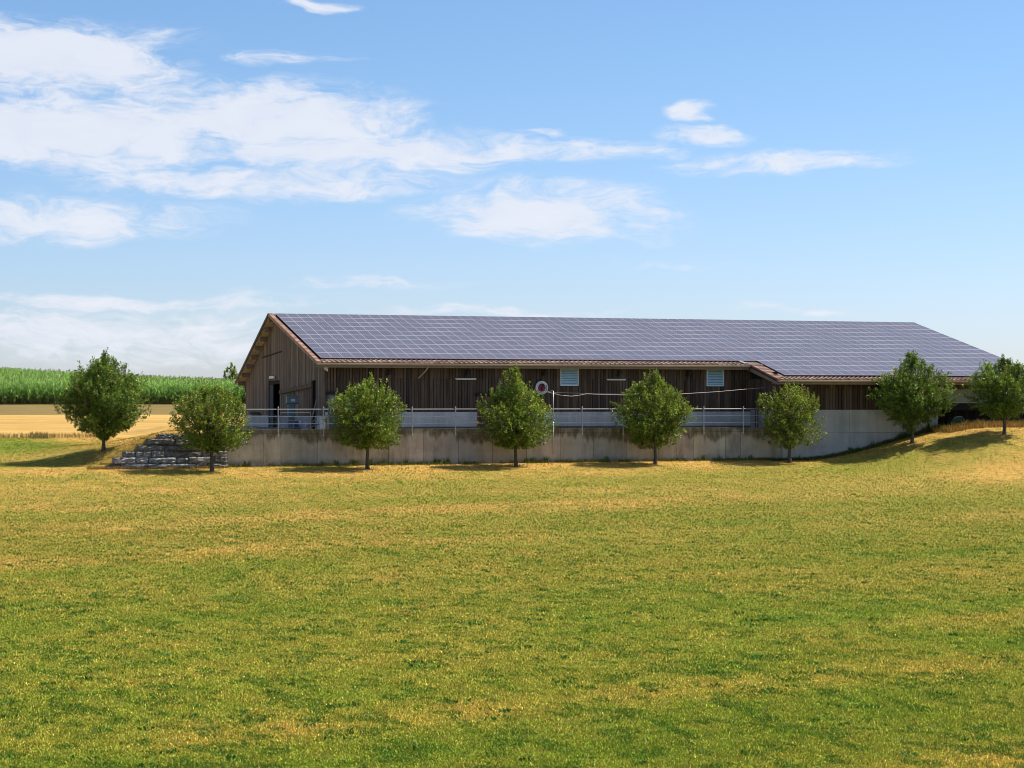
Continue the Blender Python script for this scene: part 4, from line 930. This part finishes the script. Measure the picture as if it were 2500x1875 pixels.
    for xa, ya, xb, yb, lab in ((748, 1043, 772, 1022, 'short grey timber lying slanted beside the leaning pole'), (752, 1046, 778, 1034, 'lowest grey timber lying beside the leaning pole')):
        b = MB(); b.tube([W(U_at(xa, 2.8), 2.8, H+(985-ya)/5000*115.5), W(U_at(xb, 2.9), 2.9, H+(985-yb)/5000*115.5)], .045, 6)
        o = b.build('timber', mat('grey_timber', (.13, .11, .10), .8, .2), origin=W(2, 2.8, 1.86)); tag(o, lab, 'timber')
    # low steel gate on the terrace
    V = 1.6; ua, ub = U_at(685, V), U_at(758, V)
    e = empty('steel_gate', W(ua, V, 1.86), 'low grey tubular gate standing on the terrace before the gable', 'gate')
    b = MB()
    for y in (1007.5, 1027, 1045): z = H + (985-y)/5000*113; b.tube([W(ua, V, z), W(ub, V, z)], .016, 6)
    b.build('bars', M_gate, e)
    b = MB()
    for uu in (ua, ub): b.tube([W(uu, V, 1.86), W(uu, V, 2.95)], .02, 6)
    b.build('uprights', M_gate, e)
    # wire cage by the doorway
    V = 5.5; ua, ub = U_at(665.5, V), U_at(676, V)
    e = empty('wire_cage', W(ua, V, 1.86), 'small grey tubular rack standing beside the open doorway', 'rack')
    b = MB()
    for uu in (ua, ub):
        for vv in (V, V+.5): b.tube([W(uu, vv, 1.86), W(uu, vv, 2.75)], .02, 6)
    for z in (2.75, 2.4, 2.05):
        b.tube([W(ua, V, z), W(ub, V, z)], .02, 6); b.tube([W(ua, V+.5, z), W(ub, V+.5, z)], .02, 6); b.tube([W(ua, V, z), W(ua, V+.5, z)], .02, 6)
    b.build('bars', M_gate, e)
    # dark beam lying on the gable plinth
    b = MB(); b.hexa([W(UG-.2, 21.5, 2.68), W(UG-.06, 21.5, 2.68), W(UG-.06, 25, 2.68), W(UG-.2, 25, 2.68), W(UG-.2, 22.4, 2.84), W(UG-.06, 22.4, 2.84), W(UG-.06, 24.5, 2.86), W(UG-.2, 24.5, 2.86)])
    o = b.build('tarpaulin', M_dark, origin=W(UG, 23, 2.68)); tag(o, 'dark rolled tarpaulin lying on the gable plinth', 'tarpaulin')
    # hung board on the embankment side: little green cart
    u, V = U_at(2340, -.2), -.2; z0 = float(ground(np.array([u]), np.array([V]))[0])
    e = empty('garden_cart', W(u, V, z0), 'small dark green garden cart in the dry grass of the embankment', 'cart')
    Mgc = mat('green_paint', (.035, .085, .06), .35, .1, attr=True, spec=.5)
    b = MB(); w = .36
    sec = [(-.36, .12), (-.38, .34), (-.27, .50), (0, .56), (.27, .52), (.37, .34), (.35, .12)]
    for k in range(len(sec)-1):
        (a0, c0), (a1, c1) = sec[k], sec[k+1]; b.poly([W(u+a0, V, z0+c0), W(u+a1, V, z0+c1), W(u+a1, V+.8, z0+c1*.96), W(u+a0, V+.8, z0+c0)])
    b.poly([W(u+a, V+.04, z0+c) for a, c in sec], (.3, .3, .3)); b.poly([W(u+a, V+.78, z0+c*.96) for a, c in sec], (.3, .3, .3)); b.build('body', Mgc, e)
    b = MB(); b.tube([W(u+a*1.02, V-.01, z0+c+.015) for a, c in sec], .018, 6, (6, 5, 6)); b.build('rim', Mgc, e)
    b = MB(); 
    for s in (-.2, .2): b.tube([W(u+s-.05, V, z0+.12), W(u+s+.05, V, z0+.12)], .13, 14, (.3, .3, .3))
    b.build('wheel', Mgc, e)
    # pale paving edge on the yard at the far right
    b = MB(); b.box(45.2, 60, -.65, .68, 2.03, 2.13); o = b.build('path', mat('pale_gravel', (.5, .47, .44), .9, .15), origin=W(50, 0, 2)); tag(o, 'pale concrete strip in front of the barn gate', kind='structure')
things()
for o in bpy.data.objects:
    if '_w' in o: del o['_w']
